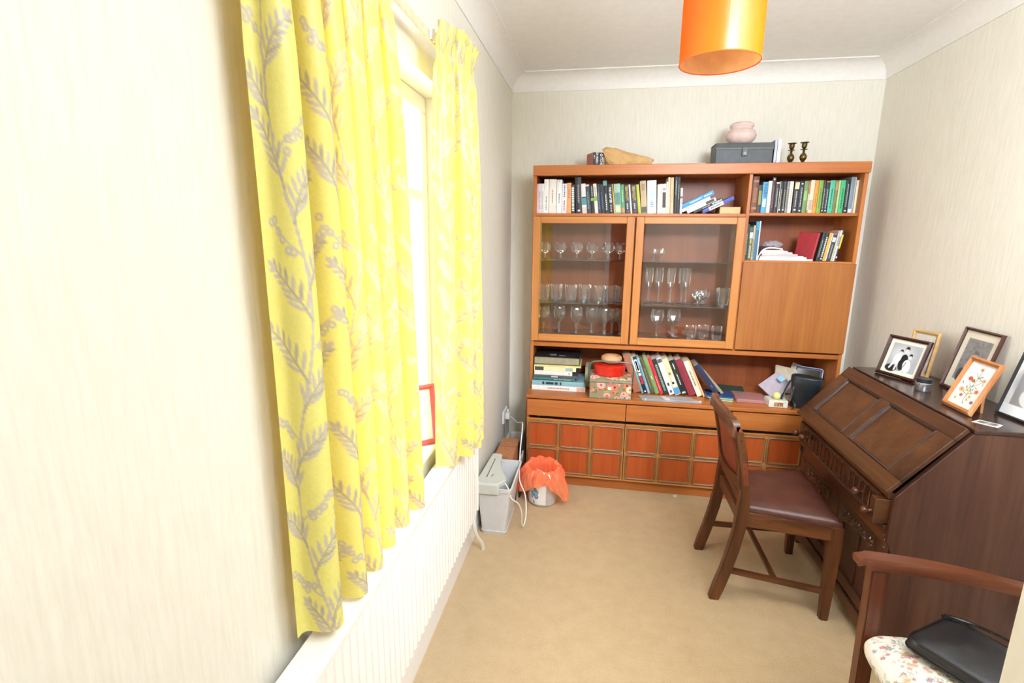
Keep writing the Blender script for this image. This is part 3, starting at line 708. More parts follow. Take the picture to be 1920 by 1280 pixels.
row2 = [
 (598,665,612,0,'7a4a30','thick brown leather-look book with ornate spine',[B('a8744a',.1,.16,.1,.9),B('a8744a',.84,.9,.1,.9),D('9a6a44',.3,.7,.2,.8)],1),(667,707,712,0,'2e342c','dark book with olive artwork',[B('8a8a4a',.3,.8,.15,.85)],0),
 (709,764,680,0,'4a9cc8','light blue book with dark title letters',[T('ENGLISH','1c3a50',.5,.97,.2,.85),B('d8e4ec',.2,.45,.2,.8)],0),(766,803,668,0,'e6d6ba','cream paperback',[],0),
 (804,841,628,0,'3a2028','tall maroon-black paperback',[B('e8e8e8',.92,.96,.3,.7),D('8a5a5a')],0),(845,882,680,0,'24242a','black-spined classic with cream top',[B('e6dcc0',.95,.995),D('a8a8a8',.2,.8)],0),
 (885,924,672,0,'26262c','black paperback with cream edges',[B('e0d8bc',.0,1,.0,.12),B('e4e4e4',.08,.13,.3,.7),D('b0a890')],0),(928,958,672,0,'2a2a30','thin black paperback',[B('e4e4e4',.08,.13,.3,.7),D('a8a088')],0),
 (962,988,672,0,'8c887c','grey-beige thin paperback',[D('4a4a44')],0),(990,1028,672,0,'e4d4c0','cream-pink paperback',[D('c09088')],0),
 (1040,1094,672,0,'2a2628','black paperback with a pale picture at the top',[B('c8c4a0',.76,.97,.08,.92),B('e4e4e4',.08,.13,.3,.7),D('a8a8a8',.2,.7)],0),(1097,1141,672,0,'1c2024','black paperback with white dots',[B('e4e4e4',.06,.1,.3,.7),B('e4e4e4',.9,.94,.3,.7),D('b0b0b0',.2,.8)],0),
 (1143,1186,668,0,'6a8a4a','green illustrated paperback',[B('8ab060',.4,.7,.1,.9)],0),(1188,1207,672,0,'b0643c','thin rust and grey paperback',[B('b8b8b0',.1,.6)],0),
 (1208,1252,658,0,'d8c8a8','pale beige tall paperback',[B('b89a80',.1,.4,.1,.9)],0),(1255,1293,662,0,'f09030','bright orange paperback',[D('a85a10',.2,.6)],0),
 (1296,1340,660,0,'7aa03c','leaf-green paperback',[D('4a6a20')],0),(1345,1372,662,0,'262628','black classic, left of a pair',[B('e4e4e4',.06,.1,.3,.7),D('b0b0b0')],0),
 (1374,1408,668,0,'26282c','black classic with orange top',[B('e87830',.96,.995),B('e4e4e4',.06,.1,.3,.7),D('b0b0b0')],0),(1411,1464,662,0,'4ab490','mint green paperback',[D('1a5a44')],0),
 (1466,1498,662,0,'7a7038','olive-brown paperback',[B('a88a50',.7,.95,.1,.9)],0),(1500,1522,662,0,'a8c088','thin pale green paperback',[],0),
 (1525,1574,660,0,'3cb070','bright green paperback',[D('0a5a34')],0),(1580,1622,668,0,'1e2024','black paperback next to bright green one',[B('e4e4e4',.06,.1,.3,.7),D('a8a8a8',.2,.9)],0),
 (1626,1680,625,0,'7a8e92','tall grey-blue book',[B('c8b8c8',.02,.98,.8,.97),B('e0e4e4',.02,.12,.1,.7)],0),(1684,1728,660,0,'d2d0a8','pale yellow-green book at the right end',[],0)]
run_row(row2, 0.17708, 1300, 0.17708, 220, 1.728, -0.285, 'top right shelf', 'paperbacks on the top right shelf', 1.728, hcap=0.208)
# stack of books leaning at the right of the top left shelf
def lean_lay(label, x, z, L, th, ang, col, marks, y=-0.30, pages='e2d6bc', d=0.125):
    # book lying with its long edge along x, tilted up to the right by ang
    t = book(label, 'book', 'paperbacks slumped on the top left shelf', (0, 0, 0), th, L, d, col, marks, pages=pages)
    a = math.radians(ang)
    t.matrix_world = Matrix.Translation((x, y, z)) @ Matrix.Rotation(-a, 4, 'Y') @ Matrix.Translation((0, 0, th)) @ Matrix.Rotation(PI/2, 4, 'Y')
    return t
specs = [('blue and white paperback at the bottom of the slumped stack', 1.207, 1.7235, .185, .022, '3c4c9c', [B('e8e4e8',.2,.66,.02,.98),D('5a6ab0',.25,.6)]),
         ('black paperback with white capitals in the slumped stack', 1.157, 1.7235, .172, .017, '1c1e20', [T('AMERICA', 'e8e8e8', .62, .98, .15, .85), D('a8a8a8',.3,.55)]),
         ('white paperback with a dark title box in the slumped stack', 1.118, 1.7235, .172, .020, 'e8dcd6', [B('3a2e30',.66,.94,.1,.9)]),
         ('cream paperback with faint coloured letters in the slumped stack', 1.088, 1.7315, .170, .018, 'e6dcc2', [D('c8a070',.2,.8)]),
         ('blue paperback with white script on top of the slumped stack', 1.088, 1.7520, .190, .024, '2a8cc4', [D('e8f2f8',.25,.62),D('e8f2f8',.7,.94)])]
for (lb, x_, z_, L, th, c, mk) in specs: lean_lay(lb, x_, z_, L, th, 26, c, mk)
book('fat tan-paged paperback lying under the slumped books', 'book', None, (1.300, -0.28, 1.7225), .040, .115, .12, 'c89a60', [B('d8ac70',.03,.97,.06,.94)], lay=True, pages='c89a60')
# ------------------------------------------------------------------ lower right shelf
ZS = 1.4585
G1 = 'books and magazines on the lower right shelf'
x = 1.452
for (lb, wd, h_, c, mk) in [('tall dark green book, leftmost on the lower right shelf', .022, .205, '1e3a30', [D('7a9a7a')]),
        ('grey-green book with blue panel and gold spine picture', .020, .190, '4a5a44', [B('c8d0dc',.66,.84,.1,.95),B('c8a850',.5,.64,.3,.7),B('b0a078',.05,.45,.25,.75)]),
        ('beige patterned thin book next to the tall blue one', .010, .200, 'b8ac90', [D('6a6450',.1,.6,.2,.8)]),
        ('tall blue-grey book on the lower right shelf', .020, .222, '3a6a80', [B('2a90b0',.78,.98,.2,.9)]),
        ('thin white booklet standing against the tall blue book', .006, .225, 'e2e6ea', [])]:
    book(lb, 'book', G1, (x, -0.30, ZS), wd*.98, h_, .15, c, mk); x += wd+.0005
xs_ = 1.532; z = ZS
for (lb, x0, L, th, c, yy) in [('white and blue magazine at the bottom of the magazine pile', 1.540, .292, .010, 'c8ccd8', -.305), ('cream magazine second from the bottom of the pile', 1.545, .255, .010, 'e2dcc4', -.30),
        ('thin blue magazine in the pile', 1.550, .235, .006, '2c78a8', -.295), ('bright red magazine in the middle of the pile', 1.556, .195, .010, 'e25a56', -.30),
        ('lilac-white magazine above the red one', 1.552, .170, .009, 'd6d2e4', -.295), ('thin white booklet above the lilac magazine', 1.552, .145, .007, 'e8e8ea', -.29), ('brown-covered booklet under the curled magazine', 1.560, .115, .006, 'b07a4c', -.29)]:
    t = thing(lb, lb, 'magazine', (x0, yy, z), 'magazines piled on the lower right shelf'); t.name = 'magazine'; ORG[t.name] = Vector((x0, yy, z))
    bm = BM(); box(bm, x0, x0+L, yy, yy+.19, z, z+th*.18); box(bm, x0, x0+L, yy, yy+.19, z+th*.82, z+th); box(bm, x0+L-.001, x0+L, yy, yy+.19, z, z+th)
    part('cover', bm, mat_for(c), t)
    bm = BM(); box(bm, x0+.001, x0+L-.0012, yy+.0008, yy+.189, z+th*.18, z+th*.82); part('pages', bm, M['page_w'], t)
    z += th+.0004
# curled white magazine on top
t = thing('magazine', 'thick white magazine curling over the top of the pile', 'magazine', (1.535, -.29, z), 'magazines piled on the lower right shelf')
pth = smooth_path([(1.533, 0, ZS+.0005+.001), (1.540, 0, ZS+.030), (1.556, 0, ZS+.058), (1.585, 0, ZS+.073), (1.630, 0, ZS+.074), (1.668, 0, ZS+.068)], 5)
bm = BM()
up = [(p.x, p.z) for p in pth]; lo = [(p.x+ (.004 if i < 12 else 0), p.z-.007+(0.004 if i < 6 else 0)) for i, p in enumerate(pth)]
up2 = [(a, b_+.001) for a, b_ in up]
prism(bm, up2+lo[::-1], -.29, -.12, 'Y'); part('pages', bm, M['page_w'], t)
bm = BM(); prism(bm, [(a, b_+.0015) for a, b_ in up]+[(a, b_+.003) for a, b_ in up][::-1], -.291, -.12, 'Y'); part('cover', bm, mat_for('5a4a5a'), t)
# crumpled clear bag
def crumple(name, label, c, sx, sy, sz, mat, seedv=2, cat='plastic bag', amp=.35, group=None):
    bm = BM(); bmesh.ops.create_icosphere(bm, subdivisions=4, radius=1); rnd = np.random.RandomState(seedv)
    ks = rnd.uniform(2, 7, (9, 3))*rnd.choice([-1, 1], (9, 3)); ph = rnd.uniform(0, 6, 9)
    for v in bm.verts:
        n = np.array(v.co); d = sum(abs(math.sin(n@k+p)) for k, p in zip(ks, ph))/9
        s_ = 1-amp+amp*2*(d-.2)
        v.co = Vector((n[0]*s_*sx+c[0], n[1]*s_*sy+c[1], max(c[2]+n[2]*s_*sz, c[2]-sz*.55)))
    return part(name, bm, mat, None, False, label, (c[0], c[1], c[2]-sz*.55), cat, group)
crumple('plastic_bag', 'crumpled clear plastic bag on top of the magazine pile', (1.63, -.215, ZS+.089), .055, .05, .024, M['clear_plastic'], 4)
# leaning group on the right of that shelf
la = 8.0
specs = [('wide red hardback leaning with its front cover turned to view', .016, .158, 'a8343a', [], 1, 1.832), ('dark green-black paperback leaning beside the red book', .016, .162, '20302c', [D('8a9a8a')], 0, 1.850),
         ('black paperback with white title leaning left of the orange one', .017, .160, '1c1e24', [B('e0e0e0',.05,.1,.3,.7),D('d0d0d0',.15,.85,.3,.7)], 0, 1.867), ('orange paperback leaning on the lower right shelf', .019, .160, 'eaa044', [B('f0e0d0',.02,.98,.75,.97)], 0, 1.885),
         ('dark grey paperback with a pale square near the top', .022, .160, '38383c', [B('c8ccd0',.68,.84,.1,.9),B('b04858',.93,.99),D('9a9a9a',.1,.6)], 0, 1.905), ('pale grey-green magazine leaning at the shelf end', .010, .172, 'b4b898', [], 0, 1.928),
         ('white and lilac magazine leaning at the shelf end', .009, .176, 'd8ccd8', [B('8a84c8',.5,.8)], 0, 1.939), ('black and yellow magazine at the right end of the lower right shelf', .010, .172, '1e1c18', [B('d8c020',.42,.88),B('e8e8e8',.1,.16,.2,.8)], 0, 1.949)]
for (lb, wd, h_, c, mk, hd, xx) in specs:
    book(lb, 'book', G1, (xx, -.30, ZS+wd*math.sin(math.radians(la))+.0005), wd, h_, .12, c, mk, tilt=math.radians(la), hard=bool(hd))
# the red hardback is turned so that its cover shows
for o in bpy.data.objects:
    if o.get('label', '').startswith('wide red hardback'):
        o.matrix_world = Matrix.Translation((1.826, -.298, ZS+.003)) @ Matrix.Rotation(math.radians(la), 4, 'Y') @ Matrix.Rotation(math.radians(32), 4, 'Z')
# ------------------------------------------------------------------ niche: lying pile of books
ZW = 0.6063
G2 = 'pile of large books at the left of the niche'
pile = [('white book with pinkish end at the bottom of the niche pile', .215, .345, .030, 'efe8e2', -.385, [B('d8a890',.84,.99),D('b06a6a',.3,.7)], 'd8a890'),
        ('light blue book with dark picture blocks in the niche pile', .215, .335, .031, '8ab0b8', -.380, [B('2a3440',.2,.24,.2,.8),B('2a3440',.27,.42,.25,.75),B('2a3440',.44,.5,.25,.75),B('2a3440',.54,.57,.2,.8)], 'c8ccc0'),
        ('teal hardback in the niche pile', .222, .270, .020, '2f6e68', -.375, [D('b8c8a8',.5,.9)], 'd8d0b8'),
        ('dark grey book with silver picture in the niche pile', .222, .290, .017, '54545c', -.378, [B('b8bcc0',.4,.55,.2,.8)], 'c8c4b8'),
        ('white book in the middle of the niche pile', .228, .245, .027, 'eae4da', -.375, [B('8a8a84',.9,.94,.3,.7)], 'e8e0cc'),
        ('cream book with a dark spine end in the niche pile', .226, .270, .026, 'e8e2b4', -.372, [B('4a4438',.02,.23),B('9ab0b0',.75,.92,.1,.9)], 'e0dcb0'),
        ('large thin pale yellow book second from the top of the niche pile', .226, .300, .010, 'd8d088', -.372, [], 'e0dcb0'),
        ('thick dark-covered book on top of the niche pile', .222, .295, .052, '2a2c2c', -.362, [], '9c9478')]
z = ZW
for i, (lb, x0, L, th, c, yy, mk, pg) in enumerate(pile):
    if i == 7:    # pages face out
        t = thing('book', lb, 'book', (x0, yy, z), G2)
        bm = BM(); box(bm, x0, x0+L, yy, yy+.22, z, z+.003); box(bm, x0, x0+L, yy, yy+.22, z+th-.003, z+th); box(bm, x0, x0+L, yy+.217, yy+.22, z+.003, z+th-.003); part('cover', bm, mat_for(c, .3), t)
        bm = BM(); box(bm, x0+.004, x0+L-.004, yy+.005, yy+.217, z+.003, z+th-.003); part('pages', bm, mat_for(pg, .8), t)
        bm = BM(); box(bm, x0+.10, x0+.14, yy+.05, yy+.08, z+th, z+th+.0005); box(bm, x0+.16, x0+.20, yy+.04, yy+.06, z+th, z+th+.0005); part('cover_mark', bm, mat_for('9aa0a8'), t)
    else: book(lb, 'book', G2, (x0, yy, z), th, L, .22, c, mk, lay=True, pages=pg, hard=i in (2, 7))
    z += th+.0005
bm = BM(); box(bm, .552, .588, -.27, -.12, ZW, ZW+.135, .003)
part('box', bm, mat_for('c2bc96'), None, False, 'beige upright box behind the pile of books', (.57, -.2, ZW), 'box')
# ------------------------------------------------------------------ floral sewing box
def floral(w_, h_, seedv, bg='8f8260'):
    cv = Canvas(w_, h_, bg); rnd = random.Random(seedv)
    for k in range(int(w_*h_/140)): cv.leaf(rnd.uniform(0, w_), rnd.uniform(0, h_), rnd.uniform(7, 14), rnd.uniform(2.5, 5), rnd.uniform(0, 6.3), rnd.choice(['5c6a40', '7a7f4a', 'a09858', '4a5840', 'b8a878', '8a5a44']))
    for k in range(int(w_*h_/230)):
        cx, cy, R_ = rnd.uniform(0, w_), rnd.uniform(0, h_), rnd.uniform(6, 12); c1, c2, c3 = rnd.choice([('c87a5c', 'e8ab8a', 'a04c3c'), ('e0b48c', 'f0d4b0', 'b87a54'), ('c88a78', 'e8b8a8', 'a05a50'), ('b0503c', 'd88868', '7a3028')])
        cv.ell(cx, cy, R_, R_*.85, c1)
        for q in range(7): a = q*.9; cv.ell(cx+R_*.55*math.cos(a), cy+R_*.5*math.sin(a), R_*.42, R_*.28, c2, a, .8)
        cv.ell(cx, cy, R_*.3, R_*.3, c3)
        for q in range(5): a = q*1.3; cv.line(cx+R_*.2*math.cos(a), cy+R_*.2*math.sin(a), cx+R_*.7*math.cos(a+.5), cy+R_*.7*math.sin(a+.5), .5, c3, .6)
    return cv
sb = thing('sewing_box', 'floral tapestry sewing box with green tubular handle', 'sewing box', (.715, -.40, ZW))
sx0, sx1, sy0, sy1 = .587, .842, -.492, -.285; zl = ZW+.105
bm = BM(); box(bm, sx0, sx1, sy0, sy1, ZW+.004, zl, .004); part('body', bm, mat_for('8a7c5c', .8), sb)
plate('tapestry_panel', floral(110, 46, 5), (sx0+.004, sy0, ZW+.006), (sx1-sx0-.008, 0, 0), (0, 0, zl-ZW-.010), M['fabric_print'], sb, .0012)
plate('tapestry_panel', floral(80, 46, 6), (sx1, sy0+.004, ZW+.006), (0, sy1-sy0-.008, 0), (0, 0, zl-ZW-.010), M['fabric_print'], sb, .0012)
bm = BM(); prism(bm, [(sy0, zl+.002), (sy1, zl+.002), (sy1, zl+.026), (sy0+.045, zl+.026), (sy0+.008, zl+.012)], sx0, sx1, 'X', .002)
ld = part('lid', bm, mat_for('8a7c5c', .8), sb)
plate('tapestry_panel', floral(110, 24, 9), (sx0+.004, sy0+.010, zl+.0135), (sx1-sx0-.008, 0, 0), (0, .035, .0138), M['fabric_print'], ld, .0012)
plate('tapestry_panel', floral(110, 60, 10), (sx0+.004, sy0+.047, zl+.0262), (sx1-sx0-.008, 0, 0), (0, .155, 0), M['fabric_print'], ld, .0008)
GREEN = mat_for('4f6a5c', .35)
bm = BM()
for z in (ZW+.003, zl+.001):
    tube(bm, [(sx0, sy0, z), (sx1, sy0, z), (sx1, sy1, z), (sx0, sy1, z), (sx0, sy0, z)], .003, 6)
part('metal_edging', bm, GREEN, sb)
bm = BM(); hy = -.462
tube(bm, smooth_path([(sx0-.006, hy+.03, zl-.02), (sx0-.007, hy+.01, zl+.06), (sx0-.004, hy, ZW+.200), (sx0+.010, hy-.004, ZW+.222), (sx0+.04, hy-.005, ZW+.230), ((sx0+sx1)/2, hy-.005, ZW+.232), (sx1-.04, hy-.005, ZW+.229), (sx1-.010, hy-.004, ZW+.221), (sx1+.004, hy, ZW+.198), (sx1+.007, hy+.01, zl+.06), (sx1+.006, hy+.03, zl-.02)], 5), .0048, 8)
part('handle', bm, GREEN, sb, True)
for xx in (sx0-.006, sx1+.006):
    bm = BM(); lathe(bm, [(.009, -.004), (.009, .004)], 12, (xx, hy+.03, zl-.02), 'X'); part('handle_pivot', bm, M['brass'], sb)
bm = BM(); box(bm, .708, .722, sy0-.004, sy0-.001, zl-.028, zl+.004, .001); part('clasp_strap', bm, mat_for('b8765a', .7), sb)
bm = BM(); box(bm, .700, .718, sy0-.003, sy0-.0015, zl-.045, zl-.028); part('white_tag', bm, M['white'], sb)
zt_ = zl+.0275
bm = BM(); lathe(bm, [(.0, zt_), (.092, zt_), (.097, zt_+.004), (.097, zt_+.044), (.099, zt_+.045), (.099, zt_+.060), (.094, zt_+.064), (.0, zt_+.066)], 40, (.706, -.375, 0))
part('biscuit_tin', bm, paint('cc2a18', .25), None, True, 'round red tin on the sewing box', (.706, -.375, zt_), 'tin')
zt2 = zt_+.0665
bm = BM(); lathe(bm, [(0, zt2), (.040, zt2), (.058, zt2+.010), (.066, zt2+.026), (.063, zt2+.040), (.052, zt2+.048), (.046, zt2+.048), (.052, zt2+.036), (.048, zt2+.014), (0, zt2+.008)], 32, (.716, -.36, 0))
part('wooden_bowl', bm, wood('pale_turned_wood', [(.3, 'b8845c'), (.5, 'cc9a70'), (.7, 'd8aa80')], 'X', 14, .35), None, True, 'small turned wooden bowl on the red tin', (.716, -.36, zt2), 'bowl')
# ------------------------------------------------------------------ niche: leaning row
G3 = 'books leaning left in the middle of the niche'
def pxz(px, py, y):     # point on the plane y
    d = r2*((px-960)/FPX)-u2*((py-640)/FPX)+f; t_ = (y-CY)/d.y; return Vector((CX, CY, CZ))+d*t_
rowL = [ # crop coords of bottom-left, bottom-right, top-left (x,y)
 (1180,1262,512,1070,150,'b06a50','large terracotta book leaning furthest left in the niche',[],0,'c8a88c'),
 (1262,1285,505,1150,115,'7ab0a0','thin pale green and blue book leaning in the niche',[B('e0e8e0',.6,.9,.2,.8)],0,'e2d6bc'),
 (1286,1330,508,1190,140,'1e2438','navy book with white and red spine labels',[B('f0f0f0',.58,.92,.15,.85),B('1e2438',.62,.88,.3,.7),B('e8e8e8',.48,.55,.15,.85),B('c03040',.25,.47,.2,.8),B('e8e8e8',.03,.07,.3,.7)],0,'e2d6bc'),
 (1331,1358,502,1235,170,'8ab4cc','light blue slim book leaning in the niche',[B('506a84',.3,.8,.2,.5)],0,'e2d6bc'),
 (1359,1408,495,1280,185,'5a5638','olive-brown book leaning in the niche',[D('8a8458')],1,'b8b088'),
 (1409,1456,502,1310,145,'7a9a5c','pale green hardback leaning in the niche',[D('e0e8c8',.4,.5)],1,'e2d6bc'),
 (1457,1500,512,1350,150,'cc2a3a','bright red hardback leaning in the niche',[D('e8a0a0',.1,.5)],1,'e2d6bc'),
 (1501,1560,512,1395,185,'24302c','dark green-black book with gold lettering',[D('8aa890',.1,.85,.3,.7)],0,'e2d6bc'),
 (1561,1620,515,1445,165,'e8e8ea','white book with small dark emblems leaning in the niche',[B('5a5a60',.88,.98,.05,.95),B('3a3a50',.24,.32,.3,.7),B('40507a',.05,.12,.3,.7)],0,'e8e4dc'),
 (1622,1690,512,1515,180,'dcd0a4','cream book with painted flowers and blue foot',[B('4a98c8',.02,.2,.05,.95),B('3a4a3a',.3,.36,.2,.6),B('f0f0f0',.24,.5,.4,.9),B('8a7a4a',.55,.62,.2,.6)],0,'e2d6bc'),
 (1692,1762,520,1590,195,'20241e','black book with green and white spine pictures',[B('4a6a40',.6,.75,.3,.6),D('d8d8d8',.3,.9,.4,.6),B('b8c8c8',.05,.1,.2,.8)],0,'e2d6bc'),
 (1765,1850,528,1650,190,'8e2e3a','maroon hardback leaning in the niche',[],1,'e2d6bc'),
 (1855,1915,535,1730,210,'eadfc8','cream book with orange-edged title strip',[B('c8b080',.1,.9,.72,.8),D('6a6a60',.3,.75)],0,'e6d8b8'),
 (1917,1940,538,1775,200,'e6b47c','thin peach-paged booklet leaning in the niche',[],0,'e6c090')]
yfL = -.335
prevx = None
for i, (xl_, xr_, yb_, tx, ty, c, lb, mk, hd, pg) in enumerate(rowL):
    s_ = .17708
    a = pxz(980+xl_*s_, 640+yb_*s_, yfL); b_ = pxz(980+xr_*s_, 640+yb_*s_, yfL); tp = pxz(980+tx*s_, 640+ty*s_, yfL)
    a.z = ZW; ang = math.atan2(tp.x-a.x, .205); ang = max(-math.radians(26), min(-math.radians(20), ang)); ang = -math.radians(19+i*0.5)
    wd = (b_.x-a.x)*math.cos(ang)
    hh = min(math.hypot(tp.x-a.x, tp.z-a.z), (.872-ZW-abs(wd*math.sin(ang)))/math.cos(ang)-.004, .25)
    book(lb, 'book', G3, (a.x, yfL, ZW+.0005), wd*.97, hh, .16, c, mk, tilt=ang, hard=bool(hd), pages=pg)
# steep navy book and beige book on it, resting on flat green books
def slab_book(label, P, ang, L, th, d, c, pg, mk=(), hard=True, group=G3):
    book(label, 'book', group, P, th, L, d, c, mk, tilt=-math.radians(ang), hard=hard, pages=pg)
xa = pxz(1363, 722, -.33).x
flat = [('pale-edged green booklet lying on the worktop under the blue one', 1.320, .135, .012, '6aa05a', -.385, -4), ('blue booklet lying under the leaning navy book', 1.300, .160, .013, '24487a', -.375, -5)]
z = ZW
for (lb, x0, L, th, c, yy, rz) in flat:
    book(lb, 'book', 'thin books lying flat in the niche', (x0, yy, z), th, L, .14, c, [B('e8ecea',.02,.98,.7,.9)], lay=True, rotz=math.radians(rz)); z += th+.0005
slab_book('large navy hardback leaning steeply over the flat booklets', (1.352, -.345, z), 38, .215, .034, .17, '26304e', 'b8a890', [D('5a6a90',.2,.3)])
slab_book('beige-paged slim book resting on the navy hardback', (1.398, -.335, z), 42, .185, .016, .15, 'a89878', 'c8b898', (), False)
book('dark green folder-sized book lying flat behind the blue booklet', 'book', 'thin books lying flat in the niche', (1.405, -.235, ZW), .018, .155, .16, '1e4a3a', [B('8ab0a0',.3,.5,.3,.7)], lay=True, rotz=math.radians(-8), hard=True)
# plastic folder in front of the row
pf2 = thing('clear_folder', 'clear plastic folder lying in front of the leaning books', 'folder', (1.03, -.44, ZW))
bm = BM(); prism(bm, [(.885, -.385), (1.215, -.370), (1.255, -.478), (.918, -.492)], ZW+.001, ZW+.004, 'Z'); part('sheet', bm, mat_for('a8a2a0', .18), pf2)
bm = BM(); prism(bm, [(.905, -.478), (.925, -.494), (1.250, -.480), (1.262, -.466), (1.250, -.462), (.930, -.476)], ZW+.004, ZW+.012, 'Z', .001); part('clear_edge', bm, M['clear_plastic'], pf2)
for (xx, yy) in ((.928, -.488), (1.248, -.474)):
    bm = BM(); lathe(bm, [(0, ZW+.0125), (.005, ZW+.012), (.005, ZW+.016), (0, ZW+.017)], 10, (xx, yy, 0)); part('stud', bm, M['white'], pf2, True)
bm = BM(); prism(bm, [(1.03, -.378), (1.06, -.376), (1.09, -.484), (1.05, -.486)], ZW+.0042, ZW+.0048, 'Z'); part('pale_strip', bm, mat_for('d8d4d0', .3), pf2)
# pink plastic wallet, soap box with ball, papers, binocular case
bm = BM(); prism(bm, [(1.475, -.40), (1.66, -.41), (1.66, -.25), (1.48, -.22)], ZW+.001, ZW+.022, 'Z', .004)
part('plastic_wallet', bm, M['pink_plastic'], None, False, 'pinkish clear plastic wallet lying flat left of the white box', (1.57, -.32, ZW), 'plastic wallet')
wb = thing('small_box', 'white box with a brown picture label, under the yellow ball', 'box', (1.70, -.40, ZW))
bm = BM(); box(bm, 1.640, 1.745, -.455, -.36, ZW, ZW+.042, .003); part('carton', bm, mat_for('dcdccc'), wb)
cv = Canvas(24, 12, 'b88a5a'); rnd = random.Random(3)
for k in range(16): cv.ell(rnd.uniform(0, 24), rnd.uniform(0, 12), 2.5, 1.2, rnd.choice(['8a5a34', 'd8b080', '6a4a30']), rnd.uniform(0, 3))
plate('label', cv, (1.668, -.4555, ZW+.008), (.050, 0, 0), (0, 0, .024), M['print'], wb)
bm = BM(); bmesh.ops.create_uvsphere(bm, u_segments=20, v_segments=14, radius=.0225); bmesh.ops.translate(bm, vec=(1.688, -.425, ZW+.042+.0225), verts=bm.verts)
part('ball', bm, mat_for('e6dc8c', .5), None, True, 'small pale yellow ball on the white box', (1.688, -.425, ZW+.042), 'ball')
def leafsheet(label, c, w_, h_, th, col, eul, cat='papers', group='loose papers heaped at the right of the niche', bev=.001):
    t = thing('papers', label, cat, c, group, rot=eul, local=True)
    bm = BM(); box(bm, -w_/2, w_/2, -h_/2, h_/2, 0, th, bev); part('sheet_stack', bm, mat_for(col, .6), t)
    return t
leafsheet('clear-wrapped lilac packet leaning behind the ball', (1.735, -.25, ZW+.075), .15, .13, .012, 'b4a8b0', (math.radians(38), math.radians(-35), .3))
leafsheet('small sky-blue card at the top of the lilac packet', (1.755, -.27, ZW+.128), .035, .035, .003, '8abcd8', (math.radians(38), math.radians(-35), .3), 'card')
leafsheet('beige envelope leaning behind the black case', (1.83, -.16, ZW+.09), .17, .17, .012, 'd8c8ac', (math.radians(62), math.radians(12), .1))
leafsheet('pale card standing askew behind the envelope', (1.875, -.12, ZW+.115), .07, .16, .006, 'cfc6b4', (math.radians(80), math.radians(20), 0), 'card')
leafsheet('cream notebook lying beside the white box behind the black case', (1.80, -.30, ZW), .12, .11, .022, 'd2c8a8', (0, 0, .3), 'notebook')
t = thing('tablet_frame', 'blue-edged dark frame standing at the right end of the niche', 'picture frame', (1.93, -.19, ZW), local=True, rot=(math.radians(-14), 0, math.radians(-32)))
bm = BM(); box(bm, -.075, .075, -.006, .006, 0, .185, .005, seg=2); part('frame', bm, mat_for('2a3c70', .3), t)
bm = BM(); box(bm, -.064, .064, -.0072, -.006, .012, .172); part('dark_screen', bm, mat_for('101218', .1), t)
bm = BM(); tube(bm, [(-.075, -.002, .003), (-.075, -.002, .182), (-.07, -.002, .187), (.07, -.002, .187), (.077, -.002, .18), (.077, -.002, .003)], .0022, 6); part('white_rim', bm, M['white'], t)
# binocular case
bc = thing('binocular_case', 'black leather binocular case with strap on the worktop beside the bureau', 'case', (1.835, -.420, ZW), local=True)
def racetrack(a, b_, n=24):
    return [(a*math.copysign(abs(math.cos(k*2*PI/n))**.8, math.cos(k*2*PI/n)), b_*math.copysign(abs(math.sin(k*2*PI/n))**.8, math.sin(k*2*PI/n))) for k in range(n)]
bm = BM(); rg = []
for (s_, z) in ((.80, 0), (.84, .004), (1.0, .150), (1.03, .155), (1.03, .178), (1.0, .187), (.96, .190)):
    rg.append([bm.verts.new((p[0]*s_, p[1]*s_, z)) for p in racetrack(.080, .048)])
for A, B_ in zip(rg, rg[1:]):
    for k in range(24): bm.faces.new((A[k], A[(k+1) % 24], B_[(k+1) % 24], B_[k]))
bm.faces.new(rg[0][::-1]); bm.faces.new(rg[-1]); part('case_body', bm, M['case_black'], bc, True)
bm = BM(); rg = []
for (s_, z) in ((1.05, .152), (1.055, .155), (1.055, .182), (1.04, .187)):
    rg.append([bm.verts.new((p[0]*s_, p[1]*s_, z)) for p in racetrack(.080, .048)])
for A, B_ in zip(rg, rg[1:]):
    for k in range(24): bm.faces.new((A[k], A[(k+1) % 24], B_[(k+1) % 24], B_[k]))
part('lid_rim', bm, M['case_black'], bc, True)
bm = BM(); tube(bm, smooth_path([(-.060, -.036, .125), (-.057, -.041, .115), (-.060, -.040, .07), (-.064, -.038, .035), (-.066, -.034, .04), (-.065, -.034, .1), (-.060, -.036, .125)], 4), .0018, 6); part('metal_loop', bm, M['steel'], bc)
bm = BM(); pp = smooth_path([(-.083, 0, .150), (-.098, -.02, .10), (-.110, -.050, .03), (-.098, -.070, .004), (-.070, -.076, -.012), (-.040, -.074, .006), (-.035, -.060, .03), (-.05, -.045, .04)], 6)
tube(bm, pp, .007, 6, .3); part('strap', bm, M['case_black'], bc, True)
bc.rotation_euler = (0, math.radians(3), math.radians(-24))
